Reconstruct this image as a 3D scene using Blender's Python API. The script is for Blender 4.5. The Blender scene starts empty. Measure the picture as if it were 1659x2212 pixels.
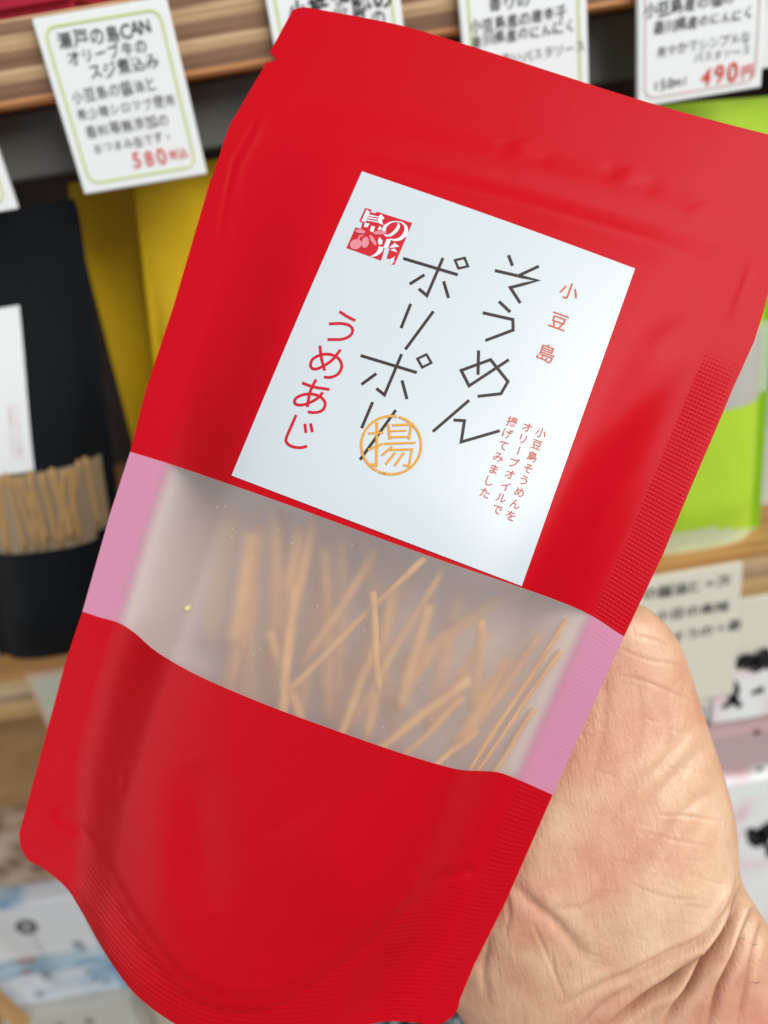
import bpy, bmesh, math, random
import numpy as np
from mathutils import Vector, Matrix
from mathutils.bvhtree import BVHTree
random.seed(7); rng = np.random.default_rng(7)
sc = bpy.context.scene
COL = sc.collection
R = math.radians
# ------------------------------------------------------------------ camera
F, CX, CY = 1662.0, 829.5, 1106.0          # focal length and centre of a 1659 x 2212 frame
PITCH, ROLL = R(26.6), R(9.5)
CAM = np.array([0, 0, 1.5])
fw = np.array([0, math.cos(PITCH), -math.sin(PITCH)])
r0 = np.array([1.0, 0, 0]); u0 = np.cross(r0, fw)
rt = math.cos(ROLL) * r0 - math.sin(ROLL) * u0
up = math.cos(ROLL) * u0 + math.sin(ROLL) * r0
cd = bpy.data.cameras.new('camera'); cam = bpy.data.objects.new('camera', cd); COL.objects.link(cam)
cam.matrix_world = Matrix(((rt[0], up[0], -fw[0], CAM[0]), (rt[1], up[1], -fw[1], CAM[1]), (rt[2], up[2], -fw[2], CAM[2]), (0, 0, 0, 1)))
cd.sensor_fit = 'VERTICAL'; cd.sensor_height = 34.6; cd.lens = 34.6 * F / 2212.0
cd.clip_start = 0.01; cd.clip_end = 50
cd.dof.use_dof = True; cd.dof.focus_distance = 0.19; cd.dof.aperture_fstop = (cd.lens / 1000) / 0.0036
sc.camera = cam
# ------------------------------------------------------------------ light
world = bpy.data.worlds.new('World'); sc.world = world; world.use_nodes = True
bg = world.node_tree.nodes['Background']; bg.inputs[0].default_value = (0.80, 0.92, 1.0, 1); bg.inputs[1].default_value = 0.25
def area(name, loc, target, size, watts, color):
    l = bpy.data.lights.new(name, 'AREA'); l.shape = 'RECTANGLE'; l.size, l.size_y = size; l.energy = watts; l.color = color
    o = bpy.data.objects.new(name, l); COL.objects.link(o); o.location = loc
    o.rotation_euler = (Vector(target) - Vector(loc)).to_track_quat('-Z', 'Y').to_euler()
area('shopfront_daylight', (1.25, -1.15, 2.8), (0, 0.25, 1.35), (1.9, 1.4), 54, (1.0, 0.985, 0.96))
area('left_daylight', (-1.7, -0.7, 1.5), (0, 0.2, 1.38), (1.5, 1.5), 11, (0.95, 0.98, 1.0))
sc.view_settings.view_transform = 'Standard'; sc.view_settings.look = 'None'
sc.view_settings.exposure = 0.17; sc.view_settings.gamma = 1.0
try: sc.view_settings.use_curve_mapping = False
except Exception: pass
sc.render.engine = 'CYCLES'
sc.cycles.use_denoising = True
sc.cycles.max_bounces = 10; sc.cycles.transmission_bounces = 8; sc.cycles.sample_clamp_indirect = 4
# ------------------------------------------------------------------ helpers
def ray(u, v):
    return fw + (u - CX) / F * rt - (v - CY) / F * up
def Z(u, v, z):                      # the point z metres in front of the camera along its axis
    return CAM + ray(u, v) * z
def P(u, v, Y):                      # the point on the upright plane y = Y
    d = ray(u, v); return CAM + d * (Y / d[1])
def proj(p):
    d = np.asarray(p) - CAM; z = d @ fw
    return np.array([CX + F * (d @ rt) / z, CY - F * (d @ up) / z])
def projN(A):
    d = A - CAM; z = d @ fw
    return np.stack([CX + F * (d @ rt) / z, CY - F * (d @ up) / z], 1)
def lerp(a, b, t): return a + (b - a) * t
def sstep(a, b, x):
    t = np.clip((x - a) / (b - a), 0, 1); return t * t * (3 - 2 * t)
def tag(o, label=None, cat=None, group=None, kind=None):
    if label: o['label'] = label
    if cat: o['category'] = cat
    if group: o['group'] = group
    if kind: o['kind'] = kind
    return o
def empty(name, loc, label, cat, group=None):
    o = bpy.data.objects.new(name, None); COL.objects.link(o); o.location = Vector(loc); o.empty_display_size = .02
    return tag(o, label, cat, group)
def link(name, me, mat=None, parent=None, smooth=False):
    o = bpy.data.objects.new(name, me); COL.objects.link(o)
    if mat: me.materials.append(mat)
    if smooth: me.shade_smooth()
    if parent:
        o.parent = parent; o.matrix_parent_inverse = Matrix.Translation(-Vector(parent_loc(parent)))
    return o
def parent_loc(p):
    l = Vector((0, 0, 0))
    while p is not None:
        if p.type == 'EMPTY': l += p.location
        p = None
    return l
def link_w(name, me, mat, parent, smooth=False):
    """mesh given in world coordinates, hung under parent (an Empty or another world-space mesh)"""
    o = bpy.data.objects.new(name, me); COL.objects.link(o)
    if mat: me.materials.append(mat)
    if smooth: me.shade_smooth()
    if parent is not None:
        o.parent = parent
        if parent.type == 'EMPTY': o.location = -parent.location
    return o
def mesh(name, verts, faces):
    me = bpy.data.meshes.new(name); me.from_pydata([tuple(v) for v in verts], [], faces); me.update(); return me
def obj(name, verts, faces, mat, parent=None, smooth=False):
    return link_w(name, mesh(name, verts, faces), mat, parent, smooth)
def box(name, lo, hi, mat, parent=None, bevel=0.0):
    bm = bmesh.new(); bmesh.ops.create_cube(bm, size=1)
    for v in bm.verts: v.co = Vector([lerp(lo[i], hi[i], v.co[i] + .5) for i in range(3)])
    if bevel: bmesh.ops.bevel(bm, geom=bm.edges[:], offset=bevel, segments=2, affect='EDGES')
    me = bpy.data.meshes.new(name); bm.to_mesh(me); bm.free()
    return link_w(name, me, mat, parent)
def chain(pts, n=None, closed=False, sub=6):
    """Catmull-Rom through 2-D / 3-D points"""
    p = [np.array(q, float) for q in pts]; out = []
    for i in range(len(p) - 1):
        a = p[i - 1] if i else 2 * p[0] - p[1]; b, c = p[i], p[i + 1]; d = p[i + 2] if i + 2 < len(p) else 2 * p[-1] - p[-2]
        for k in range(sub):
            t = k / sub
            out.append(.5 * ((2 * b) + (c - a) * t + (2 * a - 5 * b + 4 * c - d) * t * t + (3 * b - a - 3 * c + d) * t ** 3))
    out.append(p[-1]); return np.array(out)
def resample(pl, s):
    pl = np.asarray(pl, float); d = np.r_[0, np.cumsum(np.linalg.norm(np.diff(pl, axis=0), axis=1))]; d /= d[-1]
    return np.stack([np.interp(s, d, pl[:, k]) for k in range(pl.shape[1])], 1)
# ------------------------------------------------------------------ materials
def M(name, col, rough=.5, spec=.5, **kw):
    m = bpy.data.materials.new(name); m.use_nodes = True; b = m.node_tree.nodes['Principled BSDF']
    b.inputs['Base Color'].default_value = (*col, 1); b.inputs['Roughness'].default_value = rough
    b.inputs['Specular IOR Level'].default_value = spec
    for k, v in kw.items(): b.inputs[k].default_value = v
    return m
def N(m, t, **kw):
    n = m.node_tree.nodes.new(t)
    for k, v in kw.items(): setattr(n, k, v)
    return n
def L(m, a, b): m.node_tree.links.new(a, b)
def BS(m): return m.node_tree.nodes['Principled BSDF']
def coords(m, scale=(1, 1, 1), kind='Object', rot=(0, 0, 0)):
    tc = N(m, 'ShaderNodeTexCoord'); mp = N(m, 'ShaderNodeMapping'); mp.inputs['Scale'].default_value = scale; mp.inputs['Rotation'].default_value = rot
    L(m, tc.outputs[kind], mp.inputs[0]); return mp.outputs[0]
def noise(m, co, scale, detail=4, rough=.5, dist=0):
    n = N(m, 'ShaderNodeTexNoise'); n.inputs['Scale'].default_value = scale; n.inputs['Detail'].default_value = detail
    n.inputs['Roughness'].default_value = rough; n.inputs['Distortion'].default_value = dist
    if co: L(m, co, n.inputs['Vector'])
    return n.outputs['Fac']
def ramp(m, fac, stops):
    r = N(m, 'ShaderNodeValToRGB'); e = r.color_ramp.elements
    while len(e) < len(stops): e.new(.5)
    for k, (p, c) in enumerate(stops): e[k].position = p; e[k].color = (*c, 1)
    L(m, fac, r.inputs[0]); return r.outputs[0]
def math_(m, op, a, b=None):
    n = N(m, 'ShaderNodeMath', operation=op)
    for k, x in enumerate((a, b)):
        if x is None: continue
        if isinstance(x, (int, float)): n.inputs[k].default_value = x
        else: L(m, x, n.inputs[k])
    return n.outputs[0]
def bump(m, h, strength, dist, prev=None, bs=None):
    b = N(m, 'ShaderNodeBump'); b.inputs['Strength'].default_value = strength; b.inputs['Distance'].default_value = dist
    L(m, h, b.inputs['Height'])
    if prev: L(m, prev, b.inputs['Normal'])
    L(m, b.outputs[0], (bs or BS(m)).inputs['Normal']); return b.outputs[0]
def attr(m, name):
    a = N(m, 'ShaderNodeAttribute', attribute_name=name); return a.outputs['Fac']

red = M('matte_red_film', (.575, .0026, .0100), .36, .12)
co = coords(red)
nb = bump(red, noise(red, co, 2600, 2), .10, .0003)
nb = bump(red, noise(red, coords(red, (1, 1, 1)), 38, 3, .5, .2), .14, .0022, nb)
rib = math_(red, 'MULTIPLY', math_(red, 'SINE', math_(red, 'MULTIPLY', attr(red, 'rib'), 2 * math.pi)), attr(red, 'ribmask'))
nb = bump(red, rib, .14, .0003, nb)
def lump(k): return math_(red, 'ADD', math_(red, 'SINE', math_(red, 'MULTIPLY', attr(red, k), 2 * math.pi)), 1.0)
grid = math_(red, 'MULTIPLY', math_(red, 'MULTIPLY', lump('gu'), lump('gv')), attr(red, 'gridmask'))
nb = bump(red, grid, .27, .00025, nb)
L(red, math_(red, 'ADD', math_(red, 'MULTIPLY', noise(red, co, 30, 3), .10), .34), BS(red).inputs['Roughness'])

pink = M('pink_sealed_film', (.66, .26, .40), .38, .5)
co = coords(pink)
g1 = math_(pink, 'SINE', math_(pink, 'MULTIPLY', attr(pink, 'gv'), 2 * math.pi))
bump(pink, g1, .05, .0002)

film = bpy.data.materials.new('frosted_film'); film.use_nodes = True
nt = film.node_tree; nt.nodes.clear()
out = N(film, 'ShaderNodeOutputMaterial'); 
rf = N(film, 'ShaderNodeBsdfRefraction'); rf.inputs['Roughness'].default_value = .60; rf.inputs['IOR'].default_value = 1.28; rf.inputs['Color'].default_value = (.97, .95, .94, 1)
tp = N(film, 'ShaderNodeBsdfTransparent'); tp.inputs['Color'].default_value = (.96, .95, .95, 1)
df = N(film, 'ShaderNodeBsdfDiffuse'); df.inputs['Color'].default_value = (.88, .82, .80, 1)
tl = N(film, 'ShaderNodeBsdfTranslucent'); tl.inputs['Color'].default_value = (.88, .82, .80, 1)
gl = N(film, 'ShaderNodeBsdfGlossy'); gl.inputs['Roughness'].default_value = .3
def mix(m, f, a, b):
    x = N(m, 'ShaderNodeMixShader'); 
    if isinstance(f, float): x.inputs[0].default_value = f
    else: L(m, f, x.inputs[0])
    L(m, a, x.inputs[1]); L(m, b, x.inputs[2]); return x.outputs[0]
a = mix(film, .16, rf.outputs[0], tp.outputs[0])
b = mix(film, .45, df.outputs[0], tl.outputs[0])
c = mix(film, .42, a, b)
fr = N(film, 'ShaderNodeFresnel'); fr.inputs['IOR'].default_value = 1.45
# a film this thin has no inner reflection of its own: from inside the bag light simply passes out
ge = N(film, 'ShaderNodeNewGeometry'); tb = N(film, 'ShaderNodeBsdfTransparent'); tb.inputs['Color'].default_value = (.85, .82, .80, 1)
psd = N(film, 'ShaderNodeBsdfPrincipled'); psd.inputs['Base Color'].default_value = (.66, .26, .40, 1); psd.inputs['Roughness'].default_value = .38
L(film, mix(film, attr(film, 'sealmix'), mix(film, ge.outputs['Backfacing'], mix(film, fr.outputs[0], c, gl.outputs[0]), tb.outputs[0]), psd.outputs[0]), out.inputs[0])

inner = M('inside_of_back_film', (.50, .36, .35), .5, .3)
paper = M('coated_white_paper', (.64, .69, .725), .33, .5)
bump(paper, noise(paper, coords(paper), 900, 3), .06, .0003)
ink_black = M('dark_brown_ink', (.045, .028, .026), .5, .3)
ink_red = M('red_ink', (.60, .012, .028), .5, .3)
ink_rust = M('rust_orange_ink', (.62, .13, .06), .5, .3)
ink_pink = M('pale_pink_ink', (.75, .26, .30), .5, .3)
ink_white = M('unprinted_white', (.78, .82, .87), .45, .4)
ink_gold = M('gold_stamp_ink', (.80, .40, .05), .45, .4)
co = coords(ink_gold); f_ = noise(ink_gold, co, 3500, 2)
L(ink_gold, ramp(ink_gold, f_, [(.35, (.82, .46, .12)), (.48, (.74, .32, .015))]), BS(ink_gold).inputs['Base Color'])
stickm = M('fried_noodle', (.72, .40, .13), .55, .3)
co = coords(stickm); L(stickm, ramp(stickm, noise(stickm, co, 160, 4), [(.3, (.70, .31, .06)), (.7, (.90, .50, .14))]), BS(stickm).inputs['Base Color'])

def wood_mat(name, a, b, c, grain=(1.2, 30, 60), layers=None, z0=0, z1=1, rough=.55):
    m = M(name, a, rough, .3); co = coords(m, grain)
    f = noise(m, co, 6, 6, .6, .4)
    colr = ramp(m, f, [(.25, a), (.5, b), (.75, c)])
    if layers:
        tc = N(m, 'ShaderNodeTexCoord'); sp = N(m, 'ShaderNodeSeparateXYZ'); L(m, tc.outputs['Object'], sp.inputs[0])
        warp = math_(m, 'MULTIPLY', math_(m, 'SUBTRACT', noise(m, coords(m, (1, 1, 1)), 9, 2), .5), .004)
        zz = math_(m, 'DIVIDE', math_(m, 'SUBTRACT', math_(m, 'ADD', sp.outputs[2], warp), z0), z1 - z0)
        r = N(m, 'ShaderNodeValToRGB'); r.color_ramp.interpolation = 'LINEAR'; e = r.color_ramp.elements
        while len(e) < len(layers): e.new(.5)
        for k, (p, c_) in enumerate(layers): e[k].position = p; e[k].color = (*c_, 1)
        L(m, zz, r.inputs[0])
        mx = N(m, 'ShaderNodeMix', data_type='RGBA', blend_type='MULTIPLY'); mx.inputs['Factor'].default_value = 1
        L(m, r.outputs[0], mx.inputs['A']); L(m, ramp(m, f, [(.32, (.55, .50, .46)), (.5, (.9, .88, .86)), (.6, (1, 1, 1))]), mx.inputs['B']); colr = mx.outputs['Result']
    L(m, colr, BS(m).inputs['Base Color'])
    bump(m, f, .25, .002)
    return m

# ================================================================== THE SETTING
ZC = CAM[2]
floor_m = M('grey_concrete', (.16, .155, .15), .8, .2)
L(floor_m, ramp(floor_m, noise(floor_m, coords(floor_m), 14, 6), [(.3, (.11, .105, .10)), (.7, (.20, .19, .18))]), BS(floor_m).inputs['Base Color'])
tag(obj('floor', [(-6, -6, 0), (6, -6, 0), (6, 6, 0), (-6, 6, 0)], [(0, 1, 2, 3)], floor_m), kind='structure')
wall_m = M('shop_wall_plaster', (.30, .27, .24), .8, .2)
L(wall_m, ramp(wall_m, noise(wall_m, coords(wall_m), 5, 5), [(.3, (.26, .235, .21)), (.7, (.34, .30, .27))]), BS(wall_m).inputs['Base Color'])
tag(box('wall', (-6, 1.2, .004), (6, 1.35, 3.2), wall_m), kind='structure')

# ------------------------------------------------------------------ display shelf
YF = .355
lt = (.62, .40, .21); dk = (.22, .115, .06); lo_ = (.66, .30, .12)
ZU0, ZU1 = ZC + .0265, ZC + .0555
ply = wood_mat('plywood_edge', lt, dk, lt, (3, 60, 130), [(0, (.66, .27, .10)), (.07, (.64, .30, .13)), (.10, (.24, .125, .07)), (.26, (.30, .165, .10)), (.30, (.58, .37, .19)), (.42, (.72, .50, .29)),
      (.45, (.28, .15, .085)), (.62, (.33, .19, .11)), (.66, (.60, .38, .20)), (.80, (.70, .48, .27)), (.83, (.26, .14, .08)), (.95, (.34, .20, .12)), (.98, (.75, .52, .30)), (1, (.8, .58, .34))], ZU0, ZU1)
ZL0, ZL1 = ZC - .2695, ZC - .2385
ply2 = wood_mat('pine_ply_edge', lt, dk, lt, (3, 50, 130), [(0, (.56, .34, .13)), (.32, (.72, .48, .22)), (.42, (.50, .33, .18)), (.50, (.36, .27, .19)), (.56, (.66, .48, .28)), (.8, (.70, .50, .27)), (.88, (.58, .30, .10)), (1, (.62, .33, .12))], ZL0, ZL1)
top_m = wood_mat('shelf_top_wood', (.52, .27, .09), (.60, .34, .13), (.66, .40, .18), (2, 14, 14))
shelf = empty('display_shelf', (0, .5, 0), 'wooden shop display shelf with layered plywood edges and a dark back', 'shelf')
def board(z0, z1, m, y0=YF, y1=.66, m2=None):
    o = box('board', (-1.3, y0, z0), (1.3, y1, z1), m, shelf, .0008)
    return o
board(ZU0, ZU1, ply); board(ZL0, ZL1, ply2)
ZB = ZC - .60
board(ZB - .03, ZB, wood_mat('bottom_board', (.50, .30, .13), (.58, .36, .17), (.64, .42, .22), (2, 20, 20)), .30, .66)
dark_back = M('dark_back_board', (.035, .025, .02), .6, .3)
co = coords(dark_back, (20, 1, 3)); L(dark_back, ramp(dark_back, noise(dark_back, co, 2, 4), [(.3, (.022, .016, .013)), (.7, (.06, .042, .034))]), BS(dark_back).inputs['Base Color'])
box('back_panel', (-1.3, .661, .02), (1.3, .675, ZC + .6), dark_back, shelf)
grey_m = M('grey_metal_channel', (.16, .155, .14), .45, .5)
box('rail', (-1.3, .375, ZU0 - .026), (1.3, .40, ZU0 - .0005), grey_m, shelf, .001)
for sx in (-1, 1): box('side_panel', (sx * 1.302 - (.02 if sx < 0 else 0), .36, .01), (sx * 1.302 + (.02 if sx > 0 else 0), .66, ZC + .6), top_m, shelf)

# ------------------------------------------------------------------ writing
FC = {}
def glyph(s, bold=0.0):
    """outline of a text as (verts, faces), centred, 1 unit = em"""
    k = (s, bold)
    if k not in FC:
        c = bpy.data.curves.new('t', 'FONT'); c.body = s; c.size = 1; c.resolution_u = 3; c.offset = bold
        c.align_x = 'CENTER'; c.align_y = 'CENTER'
        o = bpy.data.objects.new('t', c); COL.objects.link(o)
        dg = bpy.context.evaluated_depsgraph_get(); me = o.evaluated_get(dg).to_mesh()
        V = np.array([v.co[:2] for v in me.vertices]).reshape(-1, 2); Fc = [tuple(p.vertices) for p in me.polygons]
        o.evaluated_get(dg).to_mesh_clear(); bpy.data.objects.remove(o); bpy.data.curves.remove(c)
        if len(V) and len(s) == 1: V = V - (V.max(0) + V.min(0)) / 2
        FC[k] = (V, Fc)
    return FC[k]
def stroke(pts, w, sub=0, taper=None, closed=False):
    """flat ribbon with mitred joints along 2-D points; returns verts, faces"""
    p = np.array(pts, float)
    if sub: p = chain(p, sub=sub)
    if closed: p = np.vstack([p, p[0]])
    # subdivide the long runs
    q = [p[0]]; corner = [True]
    for i in range(len(p) - 1):
        n = max(1, int(np.linalg.norm(p[i + 1] - p[i]) / 25))
        for k in range(1, n + 1): q.append(p[i] + (p[i + 1] - p[i]) * k / n)
    q = np.array(q); V = []; n = len(q)
    for i in range(n):
        if closed and i in (0, n - 1): d0 = q[-1] - q[-2]; d1 = q[1] - q[0]
        else: d0 = q[i] - q[i - 1] if i else q[1] - q[0]; d1 = q[i + 1] - q[i] if i < n - 1 else q[-1] - q[-2]
        d0 = d0 / (np.linalg.norm(d0) + 1e-9); d1 = d1 / (np.linalg.norm(d1) + 1e-9)
        n0 = np.array([-d0[1], d0[0]]); n1 = np.array([-d1[1], d1[0]]); m = n0 + n1; lm = np.linalg.norm(m)
        m = n0 if lm < 1e-3 else m / lm
        ww = w if taper is None else np.interp(i / (n - 1), np.linspace(0, 1, len(taper)), taper)
        k = ww / 2 / max(.45, float(m @ n0))
        V += [q[i] + m * k, q[i] - m * k]
    Fc = [(2 * i, 2 * i + 1, 2 * i + 3, 2 * i + 2) for i in range(n - 1)]
    return np.array(V), Fc
def merge(parts):
    V, Fc, o = [], [], 0
    for v, f in parts:
        if len(v) == 0: continue
        V.append(np.asarray(v)); Fc += [tuple(i + o for i in q) for q in f]; o += len(v)
    return np.vstack(V), Fc

# ------------------------------------------------------------------ price cards (upright, facing -y)
card_m = M('white_card', (.93, .95, .94), .5, .4)
green_line = M('pale_green_print', (.62, .74, .22), .5, .3)
pink_line = M('pale_pink_print', (.80, .60, .58), .5, .3)
pen_black = M('black_brush_pen', (.02, .02, .025), .6, .3)
pen_grey = M('thin_black_pen', (.10, .10, .10), .6, .3)
pen_red = M('red_marker', (.75, .10, .08), .6, .3)
def rrect(x0, x1, z0, z1, r, n=6):
    p = []
    for cx, cz, a0 in ((x1 - r, z1 - r, 0), (x0 + r, z1 - r, 90), (x0 + r, z0 + r, 180), (x1 - r, z0 + r, 270)):
        for k in range(n + 1): a = R(a0 + 90 * k / n); p.append((cx + r * math.cos(a), cz + r * math.sin(a)))
    return p
def flat(name, V, Fc, Y, mat, parent):
    return obj(name, [(v[0], Y, v[1]) for v in V], [tuple(reversed(f)) for f in Fc], mat, parent)
def price_card(x0, x1, z0, z1, Y, label, lines, border=green_line, inset=.0035):
    c = empty('price_card', ((x0 + x1) / 2, Y, z0), label, 'price card', 'handwritten price cards on the shelf edge')
    box('card_board', (x0, Y, z0), (x1, Y + .003, z1), card_m, c, .0004)
    if border:
        r = rrect(x0 + inset, x1 - inset, z0 + inset, z1 - inset, .004)
        v, f = stroke([(a * 1000, b * 1000) for a, b in r], .75, closed=True); flat('printed_border', v / 1000, f, Y - .0003, border, c)
    g = {}
    for txt, cx, cz, h, mat, bold in lines:
        parts = []; w = h * .93; n = len(txt)
        ad = [.62 if ord(c) < 128 else 1 for c in txt]; tot = sum(ad); run = 0
        for i, ch in enumerate(txt):
            run += ad[i]; off_ = run - ad[i] / 2 - tot / 2
            if ch == ' ': continue
            V, Fc = glyph(ch, bold); 
            if not len(V): continue
            a = R(random.uniform(-7, 7)); s = h * random.uniform(.86, 1.06); ca, sa = math.cos(a), math.sin(a)
            sx = .93
            X = (V[:, 0] * ca - V[:, 1] * sa) * s * sx + cx + off_ * w
            Zz = (V[:, 0] * sa + V[:, 1] * ca) * s + cz + random.uniform(-.05, .05) * h
            parts.append((np.stack([X, Zz], 1), Fc))
        g.setdefault(mat.name, []).extend(parts); g.setdefault(mat.name + '_m', mat)
    for k in [k for k in g if not k.endswith('_m')]:
        nm = 'price_lettering' if g[k + '_m'] is pen_red else 'handwriting'
        v, f = merge(g[k]); flat(nm, v, f, Y - .0004, g[k + '_m'], c)
    return c
YC = .350
def cx_(u, v): return P(u, v, YC)
def at(u, v): p = P(u, v, YC); return p[0], p[2]
x0, x1, z0, z1 = -.1000, -.0490, ZC - .0083, ZC + .0535
def LN(txt, u, v, h, mat, bold=0):
    a, b = at(u, v); return (txt, a, b, h, mat, bold)
price_card(x0, x1, z0, z1, YC, 'white price card with green border and red 580 in front of the yellow pouches',
  [LN('瀬戸の島CAN', 224, 74, .0066, pen_black, .004), LN('オリーブ牛の', 232, 112, .0056, pen_black, .004), LN('スジ煮込み', 268, 144, .0060, pen_black, .004),
   LN('小豆島の醤油と', 247, 195, .0052, pen_grey), LN('希少糖シロップ使用', 272, 232, .0047, pen_grey), LN('香料等無添加の', 275, 272, .0052, pen_grey),
   LN('おつまみ缶です。', 288, 307, .0044, pen_grey), LN('580', 322, 340, .0088, pen_red, .01), LN('税込', 385, 332, .0042, pen_red, .01)])
a = at(584, 40); b = at(872, 60)
price_card(a[0] - .0005, b[0], ZC + .0115, ZC + .075, YC, 'white price card with green border and thick black writing just above the pouch corner',
  [LN('小株糖豚の', 735, 8, .0088, pen_black, .02), LN('オリーブの', 740, 52, .0075, pen_black, .004)])
a = at(1000, 100); b = at(1272, 178)
price_card(a[0], b[0], ZC - .0085, ZC + .055, YC, 'white price card with green border between two others, lower left hidden by the red pouch',
  [LN('香りの', 1100, 2, .006, pen_black, .004), LN('小豆島産の唐辛子', 1120, 42, .0052, pen_grey, .01), LN('香川県産のにんにく', 1130, 72, .0050, pen_grey, .01), LN('ピリ辛いパスタソース', 1150, 118, .0046, pen_grey)])
price_card(.1310, .1825, ZC - .0105, ZC + .053, YC, 'white price card with pale pink border and red 490 yen price',
  [LN('小豆島産の塩の', 1490, 8, .0056, pen_grey, .01), LN('香川県産のにんにく', 1520, 44, .0048, pen_grey, .01), LN('爽やかでシンプルな', 1520, 95, .0046, pen_grey), LN('パスタソース', 1560, 116, .0042, pen_grey),
   LN('490', 1554, 158, .0095, pen_red, .02), LN('円', 1614, 155, .0058, pen_red, .02), LN('150ml', 1448, 180, .0052, pen_black, .0)], pink_line, .0028)
price_card(-.180, -.1285, ZC - .0095, ZC + .0525, YC, 'white price card with green border at the left edge above the black pouch', [LN('香川の小豆島', -90, 300, .005, pen_grey)])
price_card(.1855, .235, ZC - .004, ZC + .054, .362, 'white card tucked behind the 490 yen card at the right edge', [LN('香川', 1720, 80, .005, pen_grey)], None)

# ------------------------------------------------------------------ generic stand-up pouch on the shelf
def lab(mat): return mat
def ppart(root, name, mat, V, Fc, sel, smooth=True):
    idx = {}; nv = []; nf = []
    for k in sel:
        q = []
        for i in Fc[k]:
            if i not in idx: idx[i] = len(nv); nv.append(V[i])
            q.append(idx[i])
        nf.append(tuple(q))
    return obj(name, nv, nf, mat, root, smooth) if nf else None
def shelf_pouch(name, label, corners, Y, bulge, zone, mats, cat='pouch', group=None, thick=.03, nx=40, ny=60, rc=.05):
    """corners TL TR BR BL as frame positions on y=Y; zone(s,t)->material key; returns root, front point function"""
    C4 = [P(u, v, Y) for u, v in corners]
    root = empty(name, ((C4[2] + C4[3]) / 2), label, cat, group)
    S = np.linspace(0, 1, nx + 1); T = np.linspace(0, 1, ny + 1)
    def base(s, t): return lerp(lerp(C4[0], C4[1], s), lerp(C4[3], C4[2], s), t)
    def hh(s, t):
        x = np.clip((s - .07) / .86, 0, 1); c = (1 - abs(2 * x - 1) ** 3.2) ** .8
        return bulge * c * float(sstep(.08, .55, t)) * (1 - .35 * float(sstep(.85, 1, t)))
    def front(s, t, o=0): 
        p = base(s, t).copy(); p[1] -= hh(s, t) + o; return p
    V, idx = [], {}
    for j, t in enumerate(T):
        for i, s in enumerate(S):
            ss = s
            if t < rc: ss = .5 + (s - .5) * (1 - rc * .8 * (1 - math.sqrt(max(0, 1 - (1 - t / rc) ** 2))))
            if t > 1 - rc: ss = .5 + (s - .5) * (1 - rc * .8 * (1 - math.sqrt(max(0, 1 - ((t - 1 + rc) / rc) ** 2))))
            V.append(front(ss, t)); idx[i, j] = len(V) - 1
    Fc = []; key = []
    for j in range(ny):
        for i in range(nx):
            Fc.append((idx[i, j], idx[i, j + 1], idx[i + 1, j + 1], idx[i + 1, j])); key.append(zone((S[i] + S[i + 1]) / 2, (T[j] + T[j + 1]) / 2))
    for k, (pn, mt) in mats.items():
        ppart(root, pn, mt, V, Fc, [n for n in range(len(Fc)) if key[n] == k])
    W = [];
    for j, t in enumerate(T):
        for i, s in enumerate(S):
            p = np.array(V[idx[i, j]]); h0 = hh(s, t); p[1] += h0 + .0006 + thick * (h0 / max(bulge, 1e-6)) * 1.0; W.append(p)
    bf = [tuple(reversed(f)) for f in Fc]
    obj('back_panel', W, bf, mats['body'][1], root, True)
    return root, front
def pmat(name, col, rough=.45):
    m = M(name, col, rough, .4); bump(m, noise(m, coords(m), 35, 3), .25, .004); return m
black_m = pmat('matte_black_film', (.006, .008, .011), .55); BS(black_m).inputs['Specular IOR Level'].default_value = .15; yellow_m = pmat('matte_yellow_film', (.80, .50, .002), .55); lime_m = pmat('lime_green_film', (.50, .78, .045))
lime_dark = pmat('lime_green_sealed_film', (.26, .52, .01)); palegreen = pmat('pale_green_film', (.50, .66, .40)); grey_film = pmat('grey_window_film', (.56, .54, .48))
bw_m = M('cloudy_window', (.33, .25, .16), .35, .5)
# black pouch
def zb(s, t):
    if .505 < t < .69 - .03 * (2 * s - 1) ** 2 and .10 < s < .93: return 'window'
    return 'body'
rb, fb = shelf_pouch('stand_up_pouch', 'matte black stand-up pouch with white label and clear window showing noodle sticks', [(-165, 490), (166, 428), (300, 1392), (-2, 1424)], .376, .016, zb,
    {'body': ('film_body', black_m), 'window': ('window', bw_m)}, group='stand-up pouches on the shelf')
def on_front(fn, s0, s1, t0, t1, off, n=10):
    V = []; 
    for j in range(n + 1):
        for i in range(n + 1): V.append(fn(lerp(s0, s1, i / n), lerp(t0, t1, j / n), off))
    Fc = [(j * (n + 1) + i, (j + 1) * (n + 1) + i, (j + 1) * (n + 1) + i + 1, j * (n + 1) + i + 1) for j in range(n) for i in range(n)]
    return V, Fc
v, f = on_front(fb, .12, .54, .17, .495, .0006); lb = obj('label', v, f, card_m, rb, True)
parts = []
for c_ in range(2):
    for r_ in range(9):
        V, Fc = glyph('小豆島そうめんオリーブオイルで揚'[(c_ * 8 + r_) % 16]); parts.append((np.array([fb(.42 + c_ * .042 + q[0] * .03, .36 + r_ * .0125 - q[1] * .012, .0009) for q in V]), Fc))
v, f = merge(parts); obj('small_lettering', v, f, M('faded_orange_ink', (.70, .34, .26), .6, .3), lb)
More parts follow.
